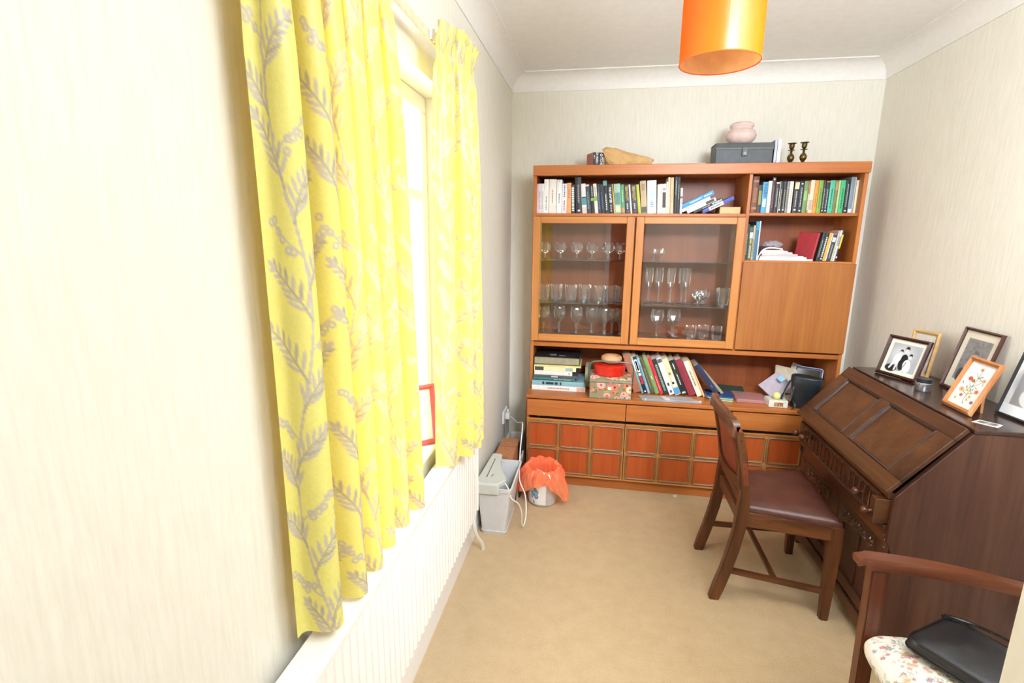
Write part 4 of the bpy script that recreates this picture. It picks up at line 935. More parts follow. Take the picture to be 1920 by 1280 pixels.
# ------------------------------------------------------------------ on top of the unit
# the fascia hides the recessed top; things stand on it
tb = thing('tape_box', 'small black cassette box with white lettering on top of the unit', 'box', (.575, -.24, 1.9635))
bm = BM(); box(bm, .525, .598, -.285, -.19, 1.9635, 2.078, .0015); part('carton', bm, mat_for('242224', .4), tb)
bm = BM(); box(bm, .5242, .5252, -.284, -.191, 1.9645, 2.077); part('red_side', bm, mat_for('b86a60', .4), tb)
bm = BM(); box(bm, .592, .5985, -.2860, -.189, 1.9645, 2.077); part('white_edge', bm, mat_for('d0ccc8', .4), tb)
for (s_, xx, zz, sz) in (('D-90ED', .550, 2.045, .019), ('TDK', .578, 2.030, .024), ('IEC I', .533, 2.052, .010)):
    text_part('lettering', s_, sz, mat_for('f4f4f4'), tb, Matrix.Translation((xx-.575, -.2862+.24, zz-1.9635)) @ Matrix.Rotation(PI/2, 4, 'X') @ Matrix.Rotation(-PI/2, 4, 'Z'))
bm = BM(); lathe(bm, [(.004, 0), (.0085, 0), (.0085, .0006), (.004, .0006)], 20, (.578, -.2866, 2.064), 'Y', closed=True); part('emblem', bm, mat_for('f4f4f4'), tb)
tb.rotation_euler = (0, 0, math.radians(24))
# paper bag
bm = BM(); n = 40; rings = []
for i in range(n+1):
    t_ = i/n; xx = .612+.285*t_
    top = 2.118-.080*t_**1.3-.012*math.exp(-((t_)/.05)**2); bot = 1.9637+.055*math.exp(-t_*9)
    hw = .075*(1-.25*t_); hh = (top-bot)/2; zc = (top+bot)/2; ring = []
    for k in range(20):
        a = 2*PI*k/20; cr_ = 1+.10*math.sin(a*3+t_*9)+.05*math.sin(a*7+t_*23)
        px_ = math.copysign(abs(math.cos(a))**.75, math.cos(a)); pz_ = math.copysign(abs(math.sin(a))**.9, math.sin(a))
        ring.append(bm.verts.new((xx+.012*math.sin(a*2+t_*5), -.235+hw*px_*cr_*.9, max(zc+hh*pz_*(cr_*.5+.5), 1.9637))))
    rings.append(ring)
for A, B_ in zip(rings, rings[1:]):
    for k in range(20): bm.faces.new((A[k], A[(k+1) % 20], B_[(k+1) % 20], B_[k]))
bm.faces.new(rings[0][::-1]); bm.faces.new(rings[-1])
part('paper_bag', bm, M['paper_bag'], None, False, 'folded brown paper bag on top of the unit', (.75, -.235, 1.9635), 'paper bag')
bm = BM(); prism(bm, [(.905, -.26), (1.195, -.29), (1.20, -.14), (.91, -.12)], 1.9637, 2.012, 'Z', .002)
part('flat_folder', bm, mat_for('c8c6b4'), None, False, 'pale flat folder lying on top of the unit in its middle', (1.05, -.2, 1.9635), 'folder')
cs = thing('carry_case', 'dark grey-green case with front flap and clasp on top of the unit', 'case', (1.40, -.22, 1.9635))
CG = paint('484b4c', .5); CG2 = paint('545857', .5)
bm = BM(); prism(bm, [(-.305, 1.9637), (-.15, 1.9637), (-.15, 2.112), (-.295, 2.112), (-.305, 2.085)], 1.245, 1.552, 'X', .003); part('case_body', bm, CG, cs)
bm = BM(); prism(bm, [(-.3085, 2.078), (-.305, 2.078), (-.296, 2.1125), (-.15, 2.1125), (-.15, 2.116), (-.298, 2.116), (-.3085, 2.088)], 1.243, 1.554, 'X', .001); part('flap', bm, CG2, cs)
bm = BM(); box(bm, 1.385, 1.417, -.3145, -.3095, 2.042, 2.092, .002); part('clasp_tab', bm, CG2, cs)
bm = BM(); box(bm, 1.392, 1.410, -.3165, -.3145, 2.048, 2.066, .001); part('clasp', bm, mat_for('707672', .3), cs)
bm = BM(); lathe(bm, [(.034, 2.1165), (.055, 2.124), (.078, 2.146), (.083, 2.168), (.072, 2.190), (.058, 2.200), (.060, 2.208), (.066, 2.214), (.064, 2.226), (.052, 2.234), (.046, 2.236), (.050, 2.228), (.056, 2.218)], 40, (1.392, -.225, 0), closed=True)
part('vase', bm, M['pink_glass'], None, True, 'round pale pink frosted glass vase on the dark case', (1.392, -.225, 2.1165), 'vase')
book('thin silver-grey book standing behind the dark case', 'book', None, (1.560, -.30, 1.9637), .013, .165, .13, 'b8bcc4', [])
book('white book standing at the right end of the dark case', 'book', None, (1.576, -.30, 1.9637), .017, .168, .13, 'eeeef2', [])
def candlestick(x, y, label, hz=0.158):
    z = 1.9637
    t = thing('candlestick', label, 'candlestick', (x, y, z), 'pair of small brass candlesticks')
    bm = BM(); lathe(bm, [(.026, 0), (.027, .004), (.014, .012), (.007, .030), (.007, .048), (.010, .056), (.017, .066), (.0195, .078), (.016, .090), (.008, .099), (.005, .106), (.007, .111), (.005, .117)], 20, (x, y, z)); part('stem', bm, M['brass'], t, True)
    bm = BM(); lathe(bm, [(.005, .116), (.018, .118), (.019, .120), (.006, .122)], 20, (x, y, z)); part('drip_ring', bm, M['brass'], t, True)
    bm = BM(); lathe(bm, [(.005, .122), (.011, .127), (.014, .136), (.0145, .146), (.013, .151), (.022, .154), (.024, .157), (.011, .158), (.010, .145), (0, .143)], 20, (x, y, z)); part('cup', bm, M['brass'], t, True)
candlestick(1.675, -.22, 'shorter-looking brass candlestick nearer the dark case')
candlestick(1.733, -.245, 'right-hand brass candlestick of the pair on the unit')
# ------------------------------------------------------------------ glassware
PR = {
 'goblet': [(0, 0), (.030, .001), (.031, .003), (.008, .008), (.005, .016), (.0045, .045), (.0075, .052), (.0045, .058), (.012, .066), (.027, .082), (.033, .105), (.031, .135), (.029, .142)],
 'balloon': [(0, 0), (.026, .001), (.027, .003), (.007, .007), (.005, .014), (.005, .030), (.016, .038), (.032, .052), (.037, .070), (.034, .088), (.027, .100)],
 'tumbler': [(0, 0), (.026, .0), (.028, .003), (.031, .020), (.033, .060), (.034, .082)],
 'flute': [(0, 0), (.022, .001), (.023, .003), (.006, .008), (.004, .016), (.004, .055), (.007, .062), (.005, .068), (.010, .078), (.017, .105), (.020, .140), (.020, .175)],
 'sherry': [(0, 0), (.022, .001), (.022, .003), (.005, .007), (.004, .030), (.007, .036), (.018, .046), (.021, .060), (.018, .078)],
 'cut_bowl': [(0, 0), (.026, .001), (.027, .004), (.010, .010), (.009, .022), (.020, .032), (.036, .048), (.040, .066), (.036, .082), (.034, .088)]}
CAT = {'goblet': ('wine_glass', 'wine glass'), 'balloon': ('brandy_glass', 'brandy glass'), 'tumbler': ('tumbler', 'tumbler'), 'flute': ('champagne_flute', 'champagne flute'), 'sherry': ('sherry_glass', 'sherry glass'), 'cut_bowl': ('dessert_glass', 'dessert glass')}
gl = {}
def glassobj(kind, x, y, z, label, group, s_=1.0):
    if kind not in gl:
        bm = BM(); lathe(bm, [(a, b_) for a, b_ in PR[kind]], 20, closed=True)
        # facets cut into the bowl: every second column pushed in a little
        pr_ = PR[kind]; inner = [(max(a-.0016, .0006), b_-.0005) for a, b_ in pr_ if b_ > pr_[-1][1]*.5]
        me = bpy.data.meshes.new(kind)
        for v in bm.verts:
            rr_ = math.hypot(v.co.x, v.co.y)
            if rr_ > .015 and v.co.z > .03:
                k_ = int(round(math.atan2(v.co.y, v.co.x)/(2*PI/20))) % 2
                if k_ and v.co.z < pr_[-1][1]*.88: v.co.x *= .955; v.co.y *= .955
        bm.to_mesh(me); bm.free(); me.materials.append(M['crystal']); gl[kind] = me
    o = bpy.data.objects.new(CAT[kind][0], gl[kind]); COL.objects.link(o); o.location = (x, y, z+.0004); o.scale = (s_, s_, s_)
    o['label'] = label; o['category'] = CAT[kind][1]; o['group'] = group; return o
def grow(kind, pxs, y, z, where, group, zr, s_=1.0, base=0):
    for i, px in enumerate(pxs):
        yy = y+(.02 if i % 2 else -.01)
        glassobj(kind, px2x(px, yy, zr), yy, z, '%s %s from left, %s' % (ORD[i+base], CAT[kind][1], where), group, s_)
ZF = .950
grow('balloon', [1022, 1051, 1081, 1110, 1140, 1162], -.19, 1.441, 'top glass shelf of the left cabinet', 'brandy glasses in the left cabinet', 1.46, 1.06)
grow('tumbler', [1019, 1043, 1070, 1096, 1124, 1146, 1166], -.17, 1.171, 'middle glass shelf of the left cabinet', 'tumblers in the left cabinet', 1.19, 1.22)
grow('goblet', [1019, 1048, 1080, 1109, 1133, 1147, 1162], -.20, ZF, 'floor of the left cabinet', 'wine glasses in the left cabinet', 1.0, 1.25)
grow('sherry', [1226, 1240], -.19, 1.441, 'top glass shelf of the right cabinet', 'sherry glasses in the right cabinet', 1.46, .95)
grow('flute', [1216, 1235, 1257, 1278, 1286], -.17, 1.171, 'middle glass shelf of the right cabinet', 'champagne flutes in the right cabinet', 1.24, 1.27)
grow('cut_bowl', [1309, 1318], -.18, 1.171, 'middle glass shelf of the right cabinet', 'dessert glasses in the right cabinet', 1.19, 1.02)
grow('tumbler', [1355], -.18, 1.171, 'middle shelf of the right cabinet at its right end', 'tumblers in the right cabinet', 1.19, 1.30)
grow('goblet', [1231, 1262], -.20, ZF, 'floor of the right cabinet', 'wine glasses in the right cabinet', 1.0, 1.27)
grow('tumbler', [1295, 1318, 1343], -.19, ZF, 'floor of the right cabinet', 'tumblers on the floor of the right cabinet', .98, 1.02)
# ------------------------------------------------------------------ bureau desk
DY0, DY1 = -1.655, -0.795
XH, ZH, XT, ZTP, XB = 1.690, .684, 1.905, .940, 2.192
bd = thing('bureau_desk', 'dark oak slant-front bureau with panelled fall flap and carved drawer', 'desk', (1.95, -1.22, 0))
prof = [(XB, .02), (1.735, .02), (1.735, .10), (1.712, .42), (1.690, .50), (XH, ZH), (XT, ZTP), (XB, ZTP)]
prof = [(XB, 0), (1.725, 0), (1.725, .45), (1.700, .50), (1.700, ZH-.004), (XT, ZTP), (XB, ZTP)]
for (a, b_) in ((DY0, DY0+.02), (DY1-.02, DY1)):
    bm = BM(); prism(bm, prof, a, b_, 'Y', .0015); part('side_panel', bm, M['oak_z'], bd)
bm = BM(); box(bm, XT-.004, XB+.004, DY0-.006, DY1+.006, ZTP, ZTP+.016, .003); part('top', bm, M['oak_top'], bd)
bm = BM(); box(bm, XB-.008, XB, DY0+.02, DY1-.02, .05, ZTP); part('back_board', bm, M['oak_z'], bd)
# fall flap in its own plane
p0 = Vector((XH-.010, DY0+.001, ZH+.002)); up = (Vector((XT, 0, ZTP))-Vector((XH, 0, ZH))); SL = up.length; up.normalize()
nrm = Vector((-up.z, 0, up.x)); FM = Matrix(((0, up.x, nrm.x, p0.x), (1, 0, 0, p0.y), (0, up.z, nrm.z, p0.z), (0, 0, 0, 1)))
FW = DY1-DY0-.002
fl_ = thing('fall_flap', None, None); fl_.parent = bd
def F(name, bxs, mat, bev=.002, par=None):
    bm = BM()
    for b_ in bxs: box(bm, *b_, bev)
    bmesh.ops.transform(bm, matrix=FM, verts=bm.verts); return part(name, bm, mat, par or fl_)
F('backing', [(.01, FW-.01, .01, SL-.005, .002, .008)], M['oak_y'], 0)
F('rail', [(.0, FW, .0, .062, .004, .020)], M['oak_y']); F('rail', [(.0, FW, SL-.052, SL+.002, .004, .020)], M['oak_y'])
pw = (FW-.085*2-.062)/2
F('stile', [(.0, .085, .062, SL-.052, .004, .020)], M['oak_x']); F('stile', [(FW-.085, FW, .062, SL-.052, .004, .020)], M['oak_x']); F('stile', [(.085+pw, .085+pw+.062, .062, SL-.052, .004, .020)], M['oak_x'])
M['oak_mould'] = paint('3a2a26', .25)
for a in (.085, .085+pw+.062):
    b_ = a+pw; c, d = .062, SL-.052
    F('flap_panel', [(a+.008, b_-.008, c+.008, d-.008, .006, .011)], wood('flap_panel_oak_%d' % int(a*1000), [(.28, '3a2216'), (.5, '5a3822'), (.72, '72492c')], 'X', 11, .3, .5, 8, .15), 0)
    bm = BM(); rg = []
    for (i, z) in ((0, .019), (.004, .0225), (.009, .018), (.013, .0105)):
        rg.append([bm.verts.new((x, y, z)) for x, y in ((a+i, c+i), (b_-i, c+i), (b_-i, d-i), (a+i, d-i))])
    for A, B_ in zip(rg, rg[1:]):
        for k in range(4): bm.faces.new((A[k], A[(k+1) % 4], B_[(k+1) % 4], B_[k]))
    bmesh.ops.transform(bm, matrix=FM, verts=bm.verts); part('panel_moulding', bm, M['oak_mould'], fl_)
# rail under the flap, fluted drawer
bm = BM(); box(bm, 1.690, 1.712, DY0+.02, DY1-.02, .664, .684, .001); part('flap_rail', bm, M['oak_y'], bd)
fd = thing('fluted_drawer', None, None); fd.parent = bd
bm = BM(); box(bm, 1.684, 1.704, DY0+.062, DY1-.062, .558, .662, .0015); part('drawer_front', bm, M['oak_y'], fd)
nfl = 17; fy0, fy1 = DY0+.085, DY1-.085
for k in range(nfl):
    y = fy0+(fy1-fy0)*(k+.5)/nfl; bm = BM(); wv = (fy1-fy0)/nfl*.32
    pts = [(y-wv, .574), (y+wv, .574)]+[(y+wv*math.cos(a*PI/5), .636+wv*math.sin(a*PI/5)) for a in range(6)]
    prism(bm, pts, 1.6825, 1.684, 'X'); part('flute', bm, M['oak_carve'], fd)
    if k < nfl-1:
        bm = BM(); yy = y+(fy1-fy0)/nfl/2; tube(bm, [(1.683, yy, .572), (1.683, yy, .640)], .0045, 6); part('flute_ridge', bm, M['oak_y'], fd)
for z in (.562, .656):
    bm = BM(); tube(bm, [(1.683, DY0+.066, z), (1.683, DY1-.066, z)], .0035, 6); part('bead', bm, M['oak_y'], fd)
KN = [(0, 0), (.008, .001), (.007, .008), (.006, .014), (.012, .020), (.016, .028), (.0165, .034), (.012, .042), (.005, .045), (0, .0455)]
def knob(y, z, x=1.684, s_=1.0, par=None):
    bm = BM(); lathe(bm, [(a*s_, -b_*s_) for a, b_ in KN], 16, (x, y, z), 'X'); part('knob', bm, paint('5a3420', .18), par or bd, True)
for y in (DY0+.17, DY1-.135): knob(y, .612, par=fd)
for (y, pull, yk) in ((DY0+.041, .036, 0), (DY1-.041, 0.004, 0)):
    bm = BM(); box(bm, 1.688-pull, 1.86, y-.018, y+.018, .562, .658, .0015); part('flap_support', bm, M['oak_x'], bd)
    knob(y, .602, 1.688-pull, .85)
# carcass behind, rails and recessed doors
for (z0, z1, x0) in ((.536, .558, 1.690), (.468, .536, 1.712)):
    bm = BM(); box(bm, x0, x0+.022, DY0+.02, DY1-.02, z0, z1, .0015); part('front_rail', bm, M['oak_y'], bd)
bm = BM(); box(bm, 1.72, XB-.01, DY0+.02, DY1-.02, .445, .455); box(bm, 1.72, XB-.01, DY0+.02, DY1-.02, .09, .10); part('carcass_floor', bm, M['oak_y'], bd)
for y in (DY0+.02, DY1-.055, (DY0+DY1)/2-.0175):
    bm = BM(); box(bm, 1.716, 1.736, y, y+.035, .06, .468, .0015); part('front_stile', bm, M['oak_z'], bd)
def carve(par, y, z, x, s_=1.0, flip=1):
    bm = BM()
    for (dy, dz, L, a) in ((0, 0, .018, .9), (.008, .004, .016, 2.0), (.002, -.010, .014, .2), (-.008, .006, .012, 1.4)):
        c = Vector((x, y+flip*dy*s_, z+dz*s_)); ca_, sa_ = math.cos(a)*flip, math.sin(a)
        q = [c+Vector((0, -ca_*L/2, -sa_*L/2))*s_, c+Vector((-.002, sa_*.004, -ca_*.004))*s_, c+Vector((-.0045, 0, 0))*s_, c+Vector((0, ca_*L/2, sa_*L/2))*s_, c+Vector((-.002, -sa_*.004, ca_*.004))*s_]
        v = [bm.verts.new(p) for p in q]
        for t_ in ((0, 1, 2), (1, 3, 2), (3, 4, 2), (4, 0, 2)): bm.faces.new([v[i] for i in t_])
    part('carved_leaf', bm, paint('5a443e', .10), par, recalc=False)
ymid = (DY0+DY1)/2
for (a, b_) in ((DY0+.057, ymid-.020), (ymid+.020, DY1-.057)):
    dd = thing('door', None, None); dd.parent = bd; w_ = b_-a
    bm = BM(); box(bm, 1.728, 1.738, a+.02, b_-.02, .12, .44, 0); part('door_panel', bm, M['oak_z'], dd)
    for y in (a, b_-.045):
        bm = BM(); box(bm, 1.718, 1.738, y, y+.045, .105, .462, .0015); part('door_stile', bm, M['oak_z'], dd)
    bm = BM(); box(bm, 1.718, 1.738, a+.045, b_-.045, .105, .160, .0015); part('door_rail', bm, M['oak_y'], dd)
    # arched carved top rail
    n = 10; arch = [(a+.045, .462), (b_-.045, .462)]+[(b_-.045-(w_-.09)*k/n, .372+.030*math.sin(PI*k/n)) for k in range(n+1)]
    bm = BM(); prism(bm, arch, 1.716, 1.738, 'X', .001); part('carved_rail', bm, M['oak_y'], dd)
    for k in range(6):
        yy = a+.065+(w_-.13)*k/5; carve(dd, yy, .428, 1.7155, 1.35, 1 if k % 2 else -1)
        carve(dd, yy+.01, .405, 1.7155, .8, -1 if k % 2 else 1)
    bm = BM(); tube(bm, [(1.718, a+.045, .160), (1.718, b_-.045, .160)], .003, 6); part('door_bead', bm, M['oak_mould'], dd)
    bm = BM(); box(bm, 1.722, 1.730, ymid*0+(a+b_)/2-.012, (a+b_)/2+.012, .16, .39, .001); part('muntin', bm, M['oak_z'], dd)
for z in (.50, .47): carve(bd, DY0+.038, z, 1.7155, 1.2)
for z in (.50, .47): carve(bd, DY1-.038, z, 1.7155, 1.2)
n = 16; ap = [(DY0+.02, .098), (DY1-.02, .098), (DY1-.02, .0), (DY1-.09, .0)]+[(DY1-.09-(DY1-DY0-.18)*k/n, .018+.034*math.sin(PI*k/n)**.6) for k in range(n+1)]+[(DY0+.09, .0), (DY0+.02, .0)]
bm = BM(); prism(bm, [(y, z) for y, z in ap], 1.712, 1.732, 'X'); part('shaped_plinth', bm, M['oak_y'], bd)
bm = BM(); tube(bm, [(1.713, DY0+.01, .10), (1.713, DY1-.01, .10)], .004, 6); part('plinth_bead', bm, M['oak_mould'], bd)
# ------------------------------------------------------------------ things on the bureau
ZD = ZTP+.0163; STM = .062
DK = paint('3a1c1a', .25)
def face(cv, cx, cy, s_, skin='d8d4d0', hair='18181a'):
    cv.ell(cx, cy-s_*.35, s_*.75, s_*.75, hair); cv.ell(cx, cy, s_*.6, s_*.8, skin); cv.ell(cx, cy-s_*.62, s_*.62, s_*.32, hair)
    cv.ell(cx-s_*.22, cy-s_*.05, s_*.09, s_*.06, '303030'); cv.ell(cx+s_*.22, cy-s_*.05, s_*.09, s_*.06, '303030'); cv.ell(cx, cy+s_*.4, s_*.18, s_*.06, '505050')
def family():
    cv = Canvas(96, 74, 'e8dcc8'); cv.rect(0, 0, 96, 74, 'f0e2cc'); cv.rect(9, 8, 87, 66, 'a4a8ac')
    for k in range(30): cv.ell(40, 30, 48-k, 34-k*.8, (0.62+k*.006,)*3, 0, .15)
    cv.rect(0, 0, 96, 8, 'f0e2cc'); cv.rect(0, 66, 96, 74, 'f0e2cc'); cv.rect(0, 0, 9, 74, 'f0e2cc'); cv.rect(87, 0, 96, 74, 'f0e2cc')
    cv.ell(24, 62, 16, 8, '1c1c20'); cv.ell(50, 46, 11, 18, '16161a')
    cv.ell(32, 40, 9, 13, 'eceae8', .5); cv.line(26, 50, 20, 62, 4, 'eceae8'); cv.line(36, 50, 34, 64, 4, 'e4e2e0')
    cv.ell(62, 52, 10, 14, 'e6e4e2', -.4); cv.line(58, 60, 52, 66, 4, 'e6e4e2')
    face(cv, 37, 26, 6); face(cv, 50, 20, 8); face(cv, 64, 32, 6.5)
    cv.line(58, 44, 54, 56, 1.2, '202024'); return cv
def standing(label, P_, yaw, lean, w_, h_, fw, ft, fm, cv, strut=True, group=None):
    t = thing('picture_frame', label, 'picture frame', P_, group, local=True)
    t.rotation_euler = (0, 0, yaw)
    mt = Matrix.Rotation(lean, 4, 'X') @ Matrix.Translation((-w_/2, 0, 0.001))
    frame_parts(t, w_, h_, fw, ft, fm, cv, mt)
    if strut:
        hs = h_*.62; ys = math.sin(-lean)*hs; zs_ = math.cos(lean)*hs
        bm = BM(); prism(bm, [(ys+.004, zs_), (min(h_*.42, STM), 0.0), (min(h_*.42, STM)+.008, 0.0), (ys+.020, zs_)], -w_*.10, w_*.16, 'X')
        part('easel_strut', bm, M['card'], t)
    return t
GF = 'framed pictures on the bureau'
def yawto(x, y, extra=0): return math.atan2(CX-x, -(CY-y))*-1+extra
# angle helper: face of the frame is local -Y
standing('dark-framed black and white group photograph at the far end of the bureau', (1.997, -.986, ZD), math.radians(-68), math.radians(-17), .200, .192, .015, .018, DK, family(), group=GF)
cv = Canvas(40, 30, 'c8c0b0'); 
for k in range(60): cv.ell(random.uniform(2, 38), random.uniform(2, 28), 3, 2, random.choice(['b4aca0', 'd8d0c0', 'a09888', 'c8b8a8']), random.uniform(0, 3), .6)
standing('small pale wooden frame behind the dark-framed group photograph', (2.112, -.920, ZD), math.radians(-70), math.radians(-9), .130, .215, .015, .012, paint('c09a60', .4), cv, group=GF)
def portrait(w_=60, h_=80):
    cv = Canvas(w_, h_, 'ded8c4'); cv.rect(9, 10, w_-9, h_-12, '8c8886')
    rnd = random.Random(5)
    for k in range(160): 
        x_, y_ = rnd.uniform(11, w_-11), rnd.uniform(12, h_-14); cv.ell(x_, y_, 3, 1.6, (rnd.uniform(.38, .6),)*3, rnd.uniform(0, 3), .5)
    cv.ell(w_*.52, h_*.62, 11, 16, 'b8b4b0'); face(cv, w_*.52, h_*.40, 7, 'b4aca8', '6a6462'); cv.ell(w_*.3, h_*.75, 6, 10, '4a4a50'); return cv
standing('tall dark-framed grey portrait leaning at the wall behind the flower picture', (2.134, -1.185, ZD), math.radians(-89), math.radians(-13), .212, .272, .012, .014, paint('4a2a22', .3), portrait(), group=GF)
def flowers():
    cv = Canvas(56, 84, 'f6f3ec'); rnd = random.Random(8)
    for (x0, y0, x1, y1) in ((28, 74, 30, 12), (29, 50, 16, 34), (29, 44, 44, 30), (28, 60, 14, 56), (29, 58, 44, 52), (30, 28, 22, 18)): cv.line(x0, y0, x1, y1, .8, '8a9070')
    for k in range(26): cv.leaf(28+rnd.gauss(0, 9), 40+rnd.gauss(0, 15), rnd.uniform(5, 9), 2.6, rnd.uniform(0, 6.3), rnd.choice(['8c9478', 'b0ac88', 'a87c6a', '6e7666', 'd0a88c']))
    for (x, y, r_, c) in ((28, 11, 3.5, 'c88a5c'), (16, 31, 4.5, 'c0503c'), (24, 33, 3.5, 'b86848'), (44, 28, 4, 'e8a88c'), (12, 54, 5.5, 'eeb890'), (24, 52, 4.5, 'f0d8a0'), (43, 50, 4.5, 'e08058'), (18, 64, 3.5, 'c85a48'), (36, 62, 5, 'f0e0b8'), (46, 70, 3.5, 'b05a74'), (10, 72, 3, 'e0c860')):
        cv.ell(x, y, r_, r_*.9, c); cv.ell(x, y, r_*.35, r_*.35, 'a8743c')
    return cv
standing('light wooden frame with a flower picture at the front of the bureau top', (1.976, -1.439, ZD), math.radians(-91), math.radians(-21), .164, .208, .017, .014, wood('light_frame_wood', [(.3, '9a5c30'), (.5, 'b47444'), (.7, 'c48a58')], 'Z', 14, .35), flowers(), group=GF)
def child():
    cv = Canvas(56, 70, 'e8e6e0'); cv.rect(7, 8, 49, 58, '9a9896')
    for k in range(20): cv.ell(30, 30, 30-k, 26-k, (.6+k*.008,)*3, 0, .12)
    cv.ell(28, 46, 14, 12, 'e4e2e0'); face(cv, 26, 28, 9, 'd8d4d0', '8a8884'); cv.ell(44, 52, 6, 5, '2a2a30'); cv.rect(0, 58, 56, 70, 'f4f4f2'); return cv
standing('black-framed grey photograph at the near end of the bureau, cut by the picture edge', (2.115, -1.545, ZD), math.radians(-83), math.radians(-14), .200, .245, .009, .012, paint('1c1c20', .3), child(), group=GF)
# lens cap jar
jr = thing('jar', 'small steel film-style jar with black lid in front of the group photograph', 'jar', (2.000, -1.185, ZD))
bm = BM(); lathe(bm, [(.0, ZD), (.0285, ZD+.0005), (.030, ZD+.003), (.030, ZD+.035), (.0285, ZD+.037)], 28, (2.000, -1.185, 0)); part('jar_body', bm, M['steel'], jr, True)
bm = BM(); lathe(bm, [(.027, ZD+.037), (.0275, ZD+.040), (.0275, ZD+.052), (.025, ZD+.054), (0, ZD+.052)], 28, (2.000, -1.185, 0)); part('lid', bm, mat_for('23282e', .3), jr, True)
cv = Canvas(30, 20, 'f0ece6'); cv.rect(3, 3, 27, 17, '6a625c'); cv.ell(15, 10, 4, 6, 'a8a09a')
sp = thing('loose_photograph', 'small loose photograph lying flat on the bureau below the flower picture', 'photograph', (1.99, -1.592, ZD))
bm = BM(); prism(bm, [(1.942, -1.573), (1.990, -1.625), (2.027, -1.594), (1.985, -1.548)], ZD+.0002, ZD+.0010, 'Z'); part('paper', bm, M['page_w'], sp)
plate('print', cv, (1.946, -1.574, ZD+.0011), (.043, -.047, 0), (.036, .026, 0), M['print'], sp, .0004)
# ------------------------------------------------------------------ dining chair
dc = thing('dining_chair', 'worn dark wooden dining chair with brown leather seat facing the bureau', 'chair', (1.43, -1.23, 0))
def rearleg(yf_, ytop, name='rear_leg'):
    zs_ = [0, .06, .15, .25, .35, .45, .52, .60, .70, .80]; xs2 = [1.188, 1.203, 1.226, 1.247, 1.262, 1.269, 1.268, 1.258, 1.240, 1.216]
    secs = []
    for z, x in zip(zs_, xs2):
        t_ = z/.8; y = yf_+(ytop-yf_)*t_; hw = .019-.004*max(0, t_-.5); hd = (.024 if z < .5 else .018)
        if z == 0: hd = .021
        secs.append([(x-hd, y-hw, z), (x+hd, y-hw, z), (x+hd, y+hw, z), (x-hd, y+hw, z)])
    bm = BM(); sweep(bm, secs); bmesh.ops.bevel(bm, geom=[e for e in bm.edges if abs((e.verts[0].co-e.verts[1].co).z) > .03], offset=.004, segments=2, affect='EDGES')
    part(name, bm, M['chair_z'], dc, True, angle=.9)
rearleg(-1.402, -1.412); rearleg(-1.030, -1.030)
for (x, y) in ((1.622, -1.452), (1.640, -.985)):
    bm = BM(); s0, s1 = .017, .023
    sweep(bm, [[(x-s0, y-s0, 0), (x+s0, y-s0, 0), (x+s0, y+s0, 0), (x-s0, y+s0, 0)], [(x-s1, y-s1, .36), (x+s1, y-s1, .36), (x+s1, y+s1, .36), (x-s1, y+s1, .36)], [(x-s1, y-s1, .432), (x+s1, y-s1, .432), (x+s1, y+s1, .432), (x-s1, y+s1, .432)]])
    bmesh.ops.bevel(bm, geom=[e for e in bm.edges if abs((e.verts[0].co-e.verts[1].co).z) > .03], offset=.005, segments=2, affect='EDGES')
    part('front_leg', bm, M['chair_z'], dc, True, angle=.9)
def bar(name, a, b_, w2, h2, mat='chair_x', par=None, bev=.003):
    a, b_ = Vector(a), Vector(b_); t_ = (b_-a).normalized(); s_ = t_.cross(Vector((0, 0, 1))).normalized()*w2; u_ = s_.cross(t_).normalized()*h2
    bm = BM(); sweep(bm, [[tuple(p-s_-u_), tuple(p+s_-u_), tuple(p+s_+u_), tuple(p-s_+u_)] for p in (a, b_)])
    bmesh.ops.bevel(bm, geom=list(bm.edges), offset=bev, segments=2, affect='EDGES')
    return part(name, bm, M[mat] if isinstance(mat, str) else mat, par or dc)
bar('seat_rail', (1.270, -1.410, .402), (1.615, -1.462, .402), .010, .029)
bar('seat_rail', (1.270, -1.025, .402), (1.632, -.978, .402), .010, .029)
bar('seat_rail', (1.632, -1.445, .402), (1.648, -.99, .402), .010, .029, 'chair_y')
bar('seat_rail', (1.266, -1.395, .402), (1.266, -1.035, .402), .010, .029, 'chair_y')
bar('stretcher', (1.226, -1.403, .148), (1.612, -1.450, .128), .009, .013)
bar('stretcher', (1.226, -1.030, .148), (1.628, -.988, .128), .009, .013)
bar('stretcher', (1.425, -1.424, .139), (1.425, -1.012, .139), .009, .012, 'chair_y')
# drop-in leather seat
sp_ = [(1.276, -1.400), (1.640, -1.462), (1.655, -.975), (1.276, -1.036)]
def quad_pt(u_, v_):
    a, b_, c, d = [Vector((*p, 0)) for p in sp_]; return (a*(1-u_)+b_*u_)*(1-v_)+(d*(1-u_)+c*u_)*v_
bm = BM(); n = 22; G = []
for i in range(n+1):
    rw = []
    for j in range(n+1):
        u_, v_ = i/n, j/n; q = quad_pt(u_, v_)
        e_ = min(u_, 1-u_, v_, 1-v_); h_ = .452+.020*(1-(1-min(e_/.16, 1))**2)+.006*math.sin(PI*u_)*math.sin(PI*v_)
        if e_ < .12: h_ += .0012*math.sin((u_ if min(v_, 1-v_) < min(u_, 1-u_) else v_)*70)*(1-e_/.12)
        rw.append(bm.verts.new((q.x, q.y, h_)))
    G.append(rw)
for i in range(n):
    for j in range(n): bm.faces.new((G[i][j], G[i+1][j], G[i+1][j+1], G[i][j+1]))
per = [G[i][0] for i in range(n)]+[G[n][j] for j in range(n)]+[G[i][n] for i in range(n, 0, -1)]+[G[0][j] for j in range(n, 0, -1)]
low = [bm.verts.new((v.co.x, v.co.y, .431)) for v in per]
for k in range(len(per)): bm.faces.new((per[k], per[(k+1) % len(per)], low[(k+1) % len(per)], low[k]))
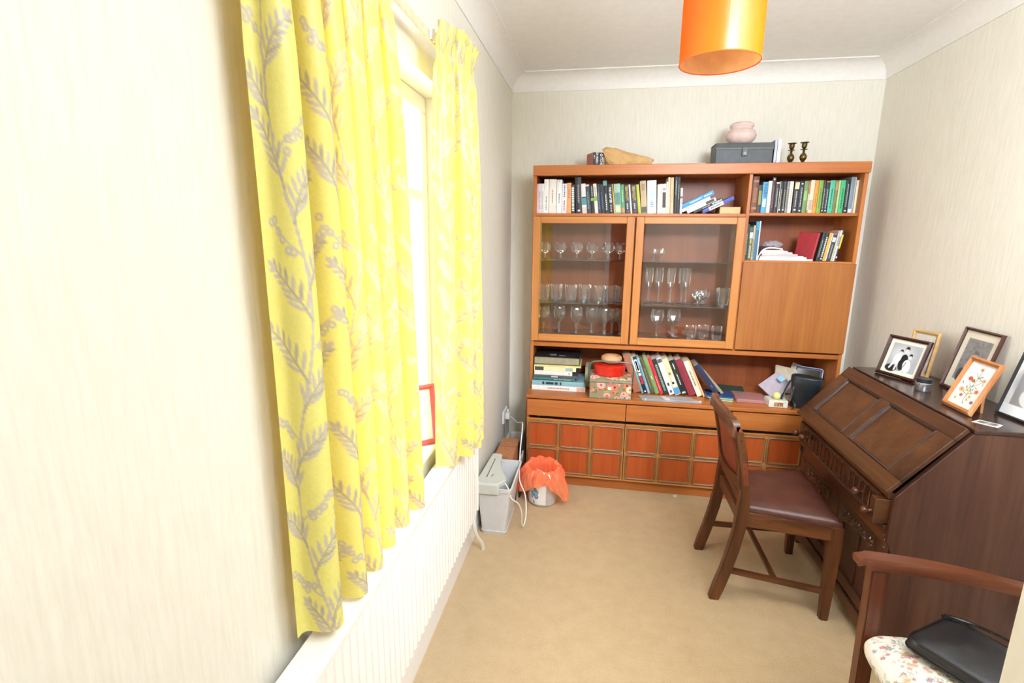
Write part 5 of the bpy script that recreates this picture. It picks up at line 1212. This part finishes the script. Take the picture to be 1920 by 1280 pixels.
bm.faces.new(low[::-1]); part('seat', bm, M['seat_leather'], dc, True, angle=1.2)
# back: leather covered panel with shaped crest, lower rail
def backx(z): return 1.269-.105*max(0, (z-.50)/.34)**1.5*.62
def crest(v_): # v 0..1 across
    s_ = abs(v_-.5)*2
    return .862-.018*s_**2-.005*math.exp(-((s_-.70)/.07)**2)-.022*max(0, (s_-.80)/.20)**2.5
yb0, yb1 = -1.428, -1.016
bm = BM(); nv = 28; F0, F1, B0, B1 = [], [], [], []
def backz0(v_): return .545+.030*math.sin(PI*v_)*0
nz = 9; gridF = []; gridB = []
for j in range(nv+1):
    v_ = j/nv; y = yb0+(yb1-yb0)*v_; bow = -.022*math.sin(PI*v_); cF, cB = [], []
    for i in range(nz+1):
        z = .565+(crest(v_)-.565)*i/nz; x = backx(z)+bow
        pad = .006*math.sin(PI*min(1, i/nz))*min(1, min(v_, 1-v_)/.1)
        cF.append(bm.verts.new((x+.013+pad, y, z))); cB.append(bm.verts.new((x-.007, y, z)))
    gridF.append(cF); gridB.append(cB)
for j in range(nv):
    for i in range(nz):
        bm.faces.new((gridF[j][i], gridF[j+1][i], gridF[j+1][i+1], gridF[j][i+1])); bm.faces.new((gridB[j][i], gridB[j][i+1], gridB[j+1][i+1], gridB[j+1][i]))
    bm.faces.new((gridF[j][nz], gridF[j+1][nz], gridB[j+1][nz], gridB[j][nz])); bm.faces.new((gridF[j][0], gridB[j][0], gridB[j+1][0], gridF[j+1][0]))
for cf, cb in ((gridF[0], gridB[0]), (gridF[nv], gridB[nv])):
    for i in range(nz): bm.faces.new((cf[i], cf[i+1], cb[i+1], cb[i]))
part('backrest', bm, M['back_leather'], dc, True, angle=1.0)
# wooden frame behind the leather: crest rail, stiles, lower rail
bm = BM(); secs = []
for j in range(nv+1):
    v_ = j/nv; y = yb0+(yb1-yb0)*v_; bow = -.022*math.sin(PI*v_); zc = crest(v_); x = backx(zc)+bow
    secs.append([(x-.022, y, zc-.038-.008*math.cos(v_*2*PI)), (x-.007, y, zc-.038-.008*math.cos(v_*2*PI)), (x+.012, y, zc+.004), (x-.016, y, zc+.004)])
sweep(bm, secs); part('crest_rail', bm, M['chair_y'], dc, True, angle=.8)
bm = BM(); secs = []
for j in range(nv+1):
    v_ = j/nv; y = yb0+.015+(yb1-yb0-.03)*v_; bow = -.022*math.sin(PI*v_); z0, z1 = .545, .592-.012*math.sin(PI*v_); x = backx(.57)+bow
    secs.append([(x-.022, y, z0), (x-.006, y, z0), (x-.006, y, z1), (x-.022, y, z1)])
sweep(bm, secs); part('lower_back_rail', bm, M['chair_y'], dc, True, angle=.8)
for v_ in (.02, .90):
    bm = BM(); secs = []
    for i in range(9):
        z = .545+(crest(v_)-.545-.006)*i/8; x = backx(z)-.022*math.sin(PI*(v_+.04)); y = yb0+(yb1-yb0)*v_
        secs.append([(x-.020, y, z), (x-.007, y, z), (x-.007, y+.034, z), (x-.020, y+.034, z)])
    sweep(bm, secs); part('back_stile', bm, M['chair_z'], dc)
bar('back_slat', (1.268, -1.395, .478), (1.268, -1.035, .478), .008, .016, 'chair_y')
bm = BM()
for i in range(9):
    z = .58+.245*i/8; bmesh.ops.create_icosphere(bm, subdivisions=1, radius=.0035, matrix=Matrix.Translation((backx(z)+.004, yb0-.001, z)))
for i in range(13):
    v_ = .06+.88*i/12; z = crest(v_); bmesh.ops.create_icosphere(bm, subdivisions=1, radius=.0035, matrix=Matrix.Translation((backx(z)-.022*math.sin(PI*v_)+.002, yb0+(yb1-yb0)*v_, z+.004)))
part('upholstery_nails', bm, M['brass'], dc, kind='stuff')
# ------------------------------------------------------------------ armchair
ac = thing('armchair', 'wooden open-arm chair with floral seat cushion at the lower right', 'armchair', (1.68, -2.27, 0))
for y, xo in ((-2.045, 0), (-2.54, 0)):
    bm = BM(); x = 1.470; w0, w1 = .020, .024
    sweep(bm, [[(x-w0+dx, y-w0, z), (x+w0+dx, y-w0, z), (x+w0+dx, y+w0, z), (x-w0+dx, y+w0, z)] for z, dx in ((0, .0), (.3, -.005), (.648, -.012))])
    bmesh.ops.bevel(bm, geom=list(bm.edges), offset=.004, segments=2, affect='EDGES'); part('front_leg', bm, M['arm_z'], ac)
    pp = [(1.400, .676), (1.43, .682), (1.50, .680), (1.60, .674), (1.72, .659), (1.84, .638), (1.94, .617)]
    bm = BM(); secs = []
    for k, (xx, zz) in enumerate(smooth_path([(a, 0, b_) for a, b_ in pp], 4) and [(p.x, p.z) for p in smooth_path([(a, 0, b_) for a, b_ in pp], 4)]):
        t_ = (xx-1.405)/.53; hw = .030-.010*t_; 
        if t_ < .04: hw *= .72
        th = .034-.006*t_ if t_ > .03 else .022
        secs.append([(xx, y-hw*.9, zz-th), (xx, y+hw*.9, zz-th), (xx, y+hw, zz-th*.45), (xx, y+hw*.75, zz), (xx, y-hw*.75, zz), (xx, y-hw, zz-th*.45)])
    sweep(bm, secs); part('arm', bm, M['arm_x'], ac, True, angle=.7)
    bm = BM(); sweep(bm, [[(x_-.020, y-.016, z), (x_+.020, y-.016, z), (x_+.020, y+.016, z), (x_-.020, y+.016, z)] for z, x_ in ((0, 1.965), (.3, 1.925), (.45, 1.920), (.7, 1.945), (.88, 1.985))])
    part('rear_leg', bm, M['arm_z'], ac)
    bar('side_rail', (1.475, y, .385), (1.925, y, .365), .011, .030, 'arm_x', ac)
bar('front_rail', (1.468, -2.52, .385), (1.468, -2.065, .385), .011, .030, 'arm_z', ac)
bar('rear_rail', (1.925, -2.52, .365), (1.925, -2.065, .365), .011, .030, 'arm_z', ac)
for z in (.60, .72, .85): bar('back_slat', (1.93+.09*(z-.45), -2.53, z), (1.93+.09*(z-.45), -2.055, z), .009, .022, 'arm_z', ac)
def chintz(w_, h_):
    cv = Canvas(w_, h_, 'e6e1d4'); rnd = random.Random(11)
    for k in range(int(w_*h_/330)):
        x, y = rnd.uniform(0, w_), rnd.uniform(0, h_); a = rnd.uniform(0, 6.3); c = rnd.choice(['9498a4', 'aca88c', 'b89890'])
        for q in range(14):
            x2, y2 = x+math.cos(a)*2.4, y+math.sin(a)*2.4; cv.line(x, y, x2, y2, .3, c, .7); x, y = x2, y2; a += .19
            if q % 4 == 2: cv.leaf(x, y, 7, 2.4, a+1.2, rnd.choice(['8e9a88', '9098ac', 'bca080', 'a0a890']), .8)
    for k in range(int(w_*h_/170)):
        x, y, r_ = rnd.uniform(0, w_), rnd.uniform(0, h_), rnd.uniform(2.5, 6.0); c = rnd.choice(['b05864', 'c88488', 'a88a60', '8088a0', 'b87884', 'c0a078'])
        for q in range(5): cv.ell(x+math.cos(q*1.257)*r_*.6, y+math.sin(q*1.257)*r_*.6, r_*.5, r_*.4, c, q*1.257, .75)
        cv.ell(x, y, r_*.3, r_*.3, 'c8a868')
    return cv
cvn = 300; cv = chintz(cvn, cvn)
th_ = np.linspace(-1, 1, cvn); U_, V_ = np.meshgrid(th_, th_)
cx0, cx1, cy0, cy1 = 1.428, 1.925, -2.515, -2.068
# square sheet mapped onto a rounded-corner plan (superellipse)
rr_ = np.maximum(np.abs(U_), np.abs(V_)); an_ = np.arctan2(V_, U_)
se = (np.abs(np.cos(an_))**7+np.abs(np.sin(an_))**7)**(-1/7)
Xc = (cx0+cx1)/2+(cx1-cx0)/2*rr_*se*np.cos(an_); Yc = (cy0+cy1)/2+(cy1-cy0)/2*rr_*se*np.sin(an_)
Zc = .440+.040*(1-rr_**5)+.004*np.sin(U_*5)*np.sin(V_*4+1)*(1-rr_**2)
grid_mesh('seat_cushion', Xc, Yc, Zc, cv.a, M['fabric_print'], ac)
cv2 = chintz(400, 30); aa_ = np.linspace(0, 2*PI, 400)[None, :]; vv = np.linspace(0, 1, 30)[:, None]
se2 = (np.abs(np.cos(aa_))**7+np.abs(np.sin(aa_))**7)**(-1/7); bul = 1+.035*np.sin(PI*vv)
Xs = (cx0+cx1)/2+(cx1-cx0)/2*se2*np.cos(aa_)*bul; Ys = (cy0+cy1)/2+(cy1-cy0)/2*se2*np.sin(aa_)*bul
grid_mesh('cushion_border', Xs, Ys, .440-.045*vv+0*Xs, cv2.a, M['fabric_print'], ac)
# handbag lying on the cushion
hb = thing('handbag', 'black leather handbag lying on the floral cushion', 'handbag', (1.66, -2.22, .485), local=True)
bm = BM(); rg = []
HBW, HBH = .15, .105
def rr2(a, b_, r_, n=5):
    out = []
    for (cx_, cy_, a0_) in ((a-r_, b_-r_, 0), (-a+r_, b_-r_, 90), (-a+r_, -b_+r_, 180), (a-r_, -b_+r_, 270)):
        for k in range(n+1): an = math.radians(a0_+90*k/n); out.append((cx_+r_*math.cos(an), cy_+r_*math.sin(an)))
    return out
for (s_, z) in ((.93, 0), (1.0, .006), (1.0, .022), (.965, .034), (.80, .043), (.4, .050)):
    rg.append([bm.verts.new((p[0]*s_*(1.0-.10*(p[1] > 0)), p[1]*s_, z+(.006*math.sin(p[0]*20) if s_ < .9 else 0))) for p in rr2(HBW, HBH, .03)])
for A, B_ in zip(rg, rg[1:]):
    for k in range(len(A)): bm.faces.new((A[k], A[(k+1) % len(A)], B_[(k+1) % len(A)], B_[k]))
bm.faces.new(rg[0][::-1]); bm.faces.new(rg[-1]); part('bag_body', bm, M['black_leather'], hb, True, angle=1.0)
for z in (.008, .034):
    bm = BM(); pr_ = rr2(HBW*(1.003 if z < .02 else .97), HBH*(1.003 if z < .02 else .97), .03); tube(bm, [(p[0]*(1-.10*(p[1] > 0)), p[1], z) for p in pr_+pr_[:1]], .0030, 6); part('piping', bm, mat_for('101012', .3), hb, True)
bm = BM(); tube(bm, smooth_path([(-.125, .085, .02), (-.145, .13, .012), (-.09, .165, .010), (.02, .175, .012), (.12, .165, .010), (.175, .12, .010), (.140, .08, .018)], 7), .006, 6, .45); part('strap', bm, mat_for('131315', .35), hb, True)
bm = BM(); tube(bm, smooth_path([(-.13, .07, .040), (-.05, .10, .052), (.05, .10, .052), (.13, .06, .038)], 6), .0028, 6); part('zip_edge', bm, mat_for('0e0e10', .25), hb, True)
hb.rotation_euler = (0, math.radians(1), math.radians(-52))
# ------------------------------------------------------------------ left corner: shredder, board box, socket, bin
shd = thing('paper_shredder', 'grey paper shredder with pale cutter head resting across its open bin', 'paper shredder', (.12, -.98, 0))
GB = paint('d6d5d4', .45, var=.01); GH = paint('c9cbc0', .4, var=.01)
bx0, bx1, by0, by1, tx0, tx1, ty0, ty1, zb_ = .048, .180, -1.108, -.845, .030, .212, -1.150, -.800, .292
def ringq(x0, x1, y0, y1, z, bm, r_=.018, n=4):
    out = []
    for (cx_, cy_, a0_) in ((x1-r_, y1-r_, 0), (x0+r_, y1-r_, 90), (x0+r_, y0+r_, 180), (x1-r_, y0+r_, 270)):
        for k in range(n+1): an = math.radians(a0_+90*k/n); out.append(bm.verts.new((cx_+r_*math.cos(an), cy_+r_*math.sin(an), z)))
    return out
bm = BM(); L = []
for (t_, ex) in ((0, 0), (.07, .004), (.075, .0), (.93, 0), (.93, .006), (1.0, .007)):
    x0, x1, y0, y1 = [a+(b_-a)*t_ for a, b_ in ((bx0, tx0), (bx1, tx1), (by0, ty0), (by1, ty1))]; L.append(ringq(x0-ex, x1+ex, y0-ex, y1+ex, zb_*t_, bm))
L.append(ringq(tx0+.002, tx1-.002, ty0+.002, ty1-.002, zb_, bm)); L.append(ringq(bx0+.004, bx1-.004, by0+.004, by1-.004, .006, bm))
for A, B_ in zip(L, L[1:]):
    for k in range(len(A)): bm.faces.new((A[k], A[(k+1) % len(A)], B_[(k+1) % len(A)], B_[k]))
bm.faces.new(L[0][::-1]); bm.faces.new(L[-1]); part('bin', bm, GB, shd, True)
# head: shaped plate, long slot
hd_ = [(.024, -1.158), (.135, -1.158), (.150, -1.150), (.176, -1.105), (.180, -1.085), (.172, -1.060), (.140, -1.015), (.122, -.97), (.108, -.90), (.100, -.79), (.085, -.782), (.050, -.782), (.040, -.79)]
bm = BM(); prism(bm, hd_, zb_+.001, zb_+.030, 'Z', .005); prism(bm, [(.045, -1.12), (.125, -1.12), (.090, -.83), (.055, -.83)], zb_-.05, zb_+.001, 'Z'); part('cutter_head', bm, GH, shd)
bm = BM(); box(bm, .022, .150, -1.164, -1.152, zb_-.032, zb_+.026, .004); part('head_lip', bm, GH, shd)
bm = BM(); prism(bm, [(.070, -1.09), (.074, -1.09), (.074, -.86), (.070, -.86)], zb_+.0302, zb_+.0310, 'Z'); prism(bm, [(.094, -1.08), (.098, -1.08), (.102, -1.05), (.098, -1.05)], zb_+.0302, zb_+.0310, 'Z'); part('paper_slot', bm, mat_for('3a3a3a', .5), shd)
bm = BM(); tube(bm, smooth_path([(.172, -1.10, zb_+.010), (.195, -1.12, zb_-.01), (.215, -1.13, zb_-.06), (.245, -1.10, zb_-.10), (.262, -1.08, .13), (.262, -1.06, .05), (.266, -1.03, .02), (.275, -1.00, .07), (.262, -.95, .16), (.222, -.90, .22), (.205, -.80, .27), (.196, -.72, .33), (.190, -.62, .40), (.182, -.55, .425), (.165, -.46, .40), (.11, -.33, .35), (.06, -.235, .345), (.030, -.20, .335)], 6), .0036, 7); part('cable', bm, M['white'], shd, True)
so = thing('wall_socket', 'white wall socket with a plug in the left back corner', 'socket', (0, -.205, .345))
bm = BM(); box(bm, .0, .012, -.28, -.135, .305, .392, .003); part('socket_plate', bm, M['white'], so)
bm = BM(); box(bm, .012, .040, -.225, -.180, .322, .368, .005); part('plug', bm, M['white'], so)
bm = BM(); lathe(bm, [(.010, 0), (.008, .012), (.004, .022)], 10, (.026, -.203, .372)); part('plug_collar', bm, M['white'], so, True)
bx_ = thing('cardboard_box', 'narrow brown cardboard box standing behind the paper shredder', 'box', (.11, -.63, 0))
bm = BM(); prism(bm, [(.046, -.772), (.158, -.772), (.160, -.49), (.046, -.49)], .001, .300, 'Z', .002); part('carton', bm, M['card'], bx_)
bm = BM(); box(bm, .044, .160, -.63, -.625, .300, .3015); part('top_seam', bm, mat_for('8a5a3c', .8), bx_)
def leaner(label, cat, x0, x1, y0, y1, z1, col, tilt):
    t = thing(cat.replace(' ', '_'), label, cat, (x0, y0, 0), 'flat things leaning between the cardboard box and the wall unit', local=True, rot=(0, math.radians(tilt), 0))
    bm = BM(); box(bm, 0, x1-x0, 0, y1-y0, 0.001, z1, .001); part('sheet', bm, mat_for(col, .4), t); return t
leaner('dark brown board leaning against the side of the wall unit', 'board', .176, .181, -.46, -.12, .55, '5a4030', 1.5)
leaner('dark blue-grey folder leaning beside the cardboard box', 'folder', .166, .174, -.60, -.30, .33, '3c4450', 1.0)
leaner('white and blue magazine leaning in front of the dark folder', 'magazine', .178, .184, -.74, -.53, .24, 'c8ced8', 1.0)
leaner('black ring binder leaning beside the shredder', 'folder', .186, .194, -.70, -.52, .20, '26282c', 0.5)
bm = BM(); tube(bm, [(.022, -.76, .15), (.022, -.5, .152), (.022, -.3, .20), (.010, -.24, .30)], .003, 6)
part('skirting_cable', bm, mat_for('55504a', .5), None, True, 'thin dark cable running along the left skirting behind the box', (.022, -.5, .15), 'cable')
# small waste bin
wbn = thing('waste_bin', 'low white and grey waste bin with a blue flower motif', 'waste bin', (.335, -.71, 0))
WC = (.335, -.705); rB, rT, hB = .082, .094, .175
bm = BM(); lathe(bm, [(0, .002), (rB-.004, .002), (rB, .006), (rB+.004, .02), (rT, hB-.004), (rT+.003, hB), (rT-.001, hB+.001), (rT-.003, hB-.004), (rB-.003, .01), (0, .008)], 40, (*WC, 0)); part('bin_body', bm, mat_for('c8c4c0', .35), wbn, True)
cv = Canvas(80, 60, 'f0ece6'); rnd = random.Random(6)
for k in range(20): cv.leaf(36+rnd.gauss(0, 13), 32+rnd.gauss(0, 11), rnd.uniform(8, 15), 5, rnd.uniform(0, 6.3), rnd.choice(['5c8a5a', '88a860', '3f6c50']))
for (x, y, r_) in ((34, 26, 8), (44, 36, 8.5), (26, 38, 6), (48, 22, 5)):
    for q_ in range(6): cv.ell(x+math.cos(q_*1.05)*r_*.6, y+math.sin(q_*1.05)*r_*.6, r_*.45, r_*.4, random.choice(['6a9cc8', '88b4d8', '5a88b8']))
    cv.ell(x, y, r_*.3, r_*.3, 'e0d880')
aa = np.linspace(math.radians(205), math.radians(288), 80)[None, :].repeat(60, 0); vv = np.linspace(1, 0, 60)[:, None].repeat(80, 1); zz = .018+vv*(hB-.04)
RR = rB+.004+(rT-rB-.004)*(zz-.02)/(hB-.024)+.0012
grid_mesh('flower_motif', WC[0]+RR*np.cos(aa), WC[1]+RR*np.sin(aa), zz, cv.a, M['print'], wbn)
# orange carrier bag lining the bin
bm = BM(); nA = 72; rings = []; rnd = np.random.RandomState(3)
prof_b = [(.0, .05), (.055, .052), (.072, .08), (.078, .12), (.074, .16), (.072, .195), (.080, .226), (.098, .228), (.112, .212), (.122, .185), (.126, .155), (.124, .130)]
phs = rnd.uniform(0, 6.3, 6)
for i, (rr_, z) in enumerate(prof_b):
    ring = []
    for k in range(nA):
        a = 2*PI*k/nA; ff = i/11
        cr_ = 1+ff*(.055*math.sin(5*a+phs[0])+.05*math.sin(9*a+phs[1])+.035*math.sin(17*a+phs[2]+i*.5)+.03*math.sin(31*a+phs[3]+i*1.7)+.02*math.sin(23*a+i*2.9))
        droop = 0
        if i > 6:
            t_ = (i-6)/5; side = max(0, math.cos(a-math.radians(-28)))**6; side2 = max(0, math.cos(a-math.radians(215)))**3
            droop = -t_*(.080*side+.050*side2)+t_*.045*max(0, math.cos(a-math.radians(268)))**2
            cr_ += t_*(.22*side+.26*side2)
        z2 = z+droop+ff*.007*math.sin(11*a+phs[4]+i)+(.030*max(0, math.cos(a-math.radians(110)))*(1 if 4 < i < 9 else .4))*ff
        cr_ += ff*rnd.normal(0, .018); z2 += ff*rnd.normal(0, .002)
        ring.append(bm.verts.new((WC[0]+rr_*cr_*math.cos(a)*1.05, WC[1]+rr_*cr_*math.sin(a), max(z2, .02))))
    rings.append(ring)
for A, B_ in zip(rings, rings[1:]):
    for k in range(nA): bm.faces.new((A[k], A[(k+1) % nA], B_[(k+1) % nA], B_[k]))
part('bin_bag', bm, M['orange_bag'], None, False, 'orange plastic carrier bag draped over the waste bin', (.335, -.705, .02), 'plastic bag')
bm = BM(); box(bm, .292, .372, -.735, -.728, .17, .205, .001, Matrix.Translation((.33, -.73, .19)) @ Matrix.Rotation(.35, 4, 'Y') @ Matrix.Translation((-.33, .73, -.19)))
part('crumpled_paper', bm, mat_for('d89878', .6), None, False, 'folded paper showing in the mouth of the orange bag', (.33, -.73, .17), 'paper')
bm = BM(); prism(bm, [(1.128, -.512), (1.146, -.520), (1.158, -.505), (1.138, -.498)], .002, .014, 'Z', .002)
part('paper_scrap', bm, mat_for('e0dcdc', .6), None, False, 'tiny white paper scrap on the carpet below the middle cupboard door', (1.14, -.51, .002), 'paper')
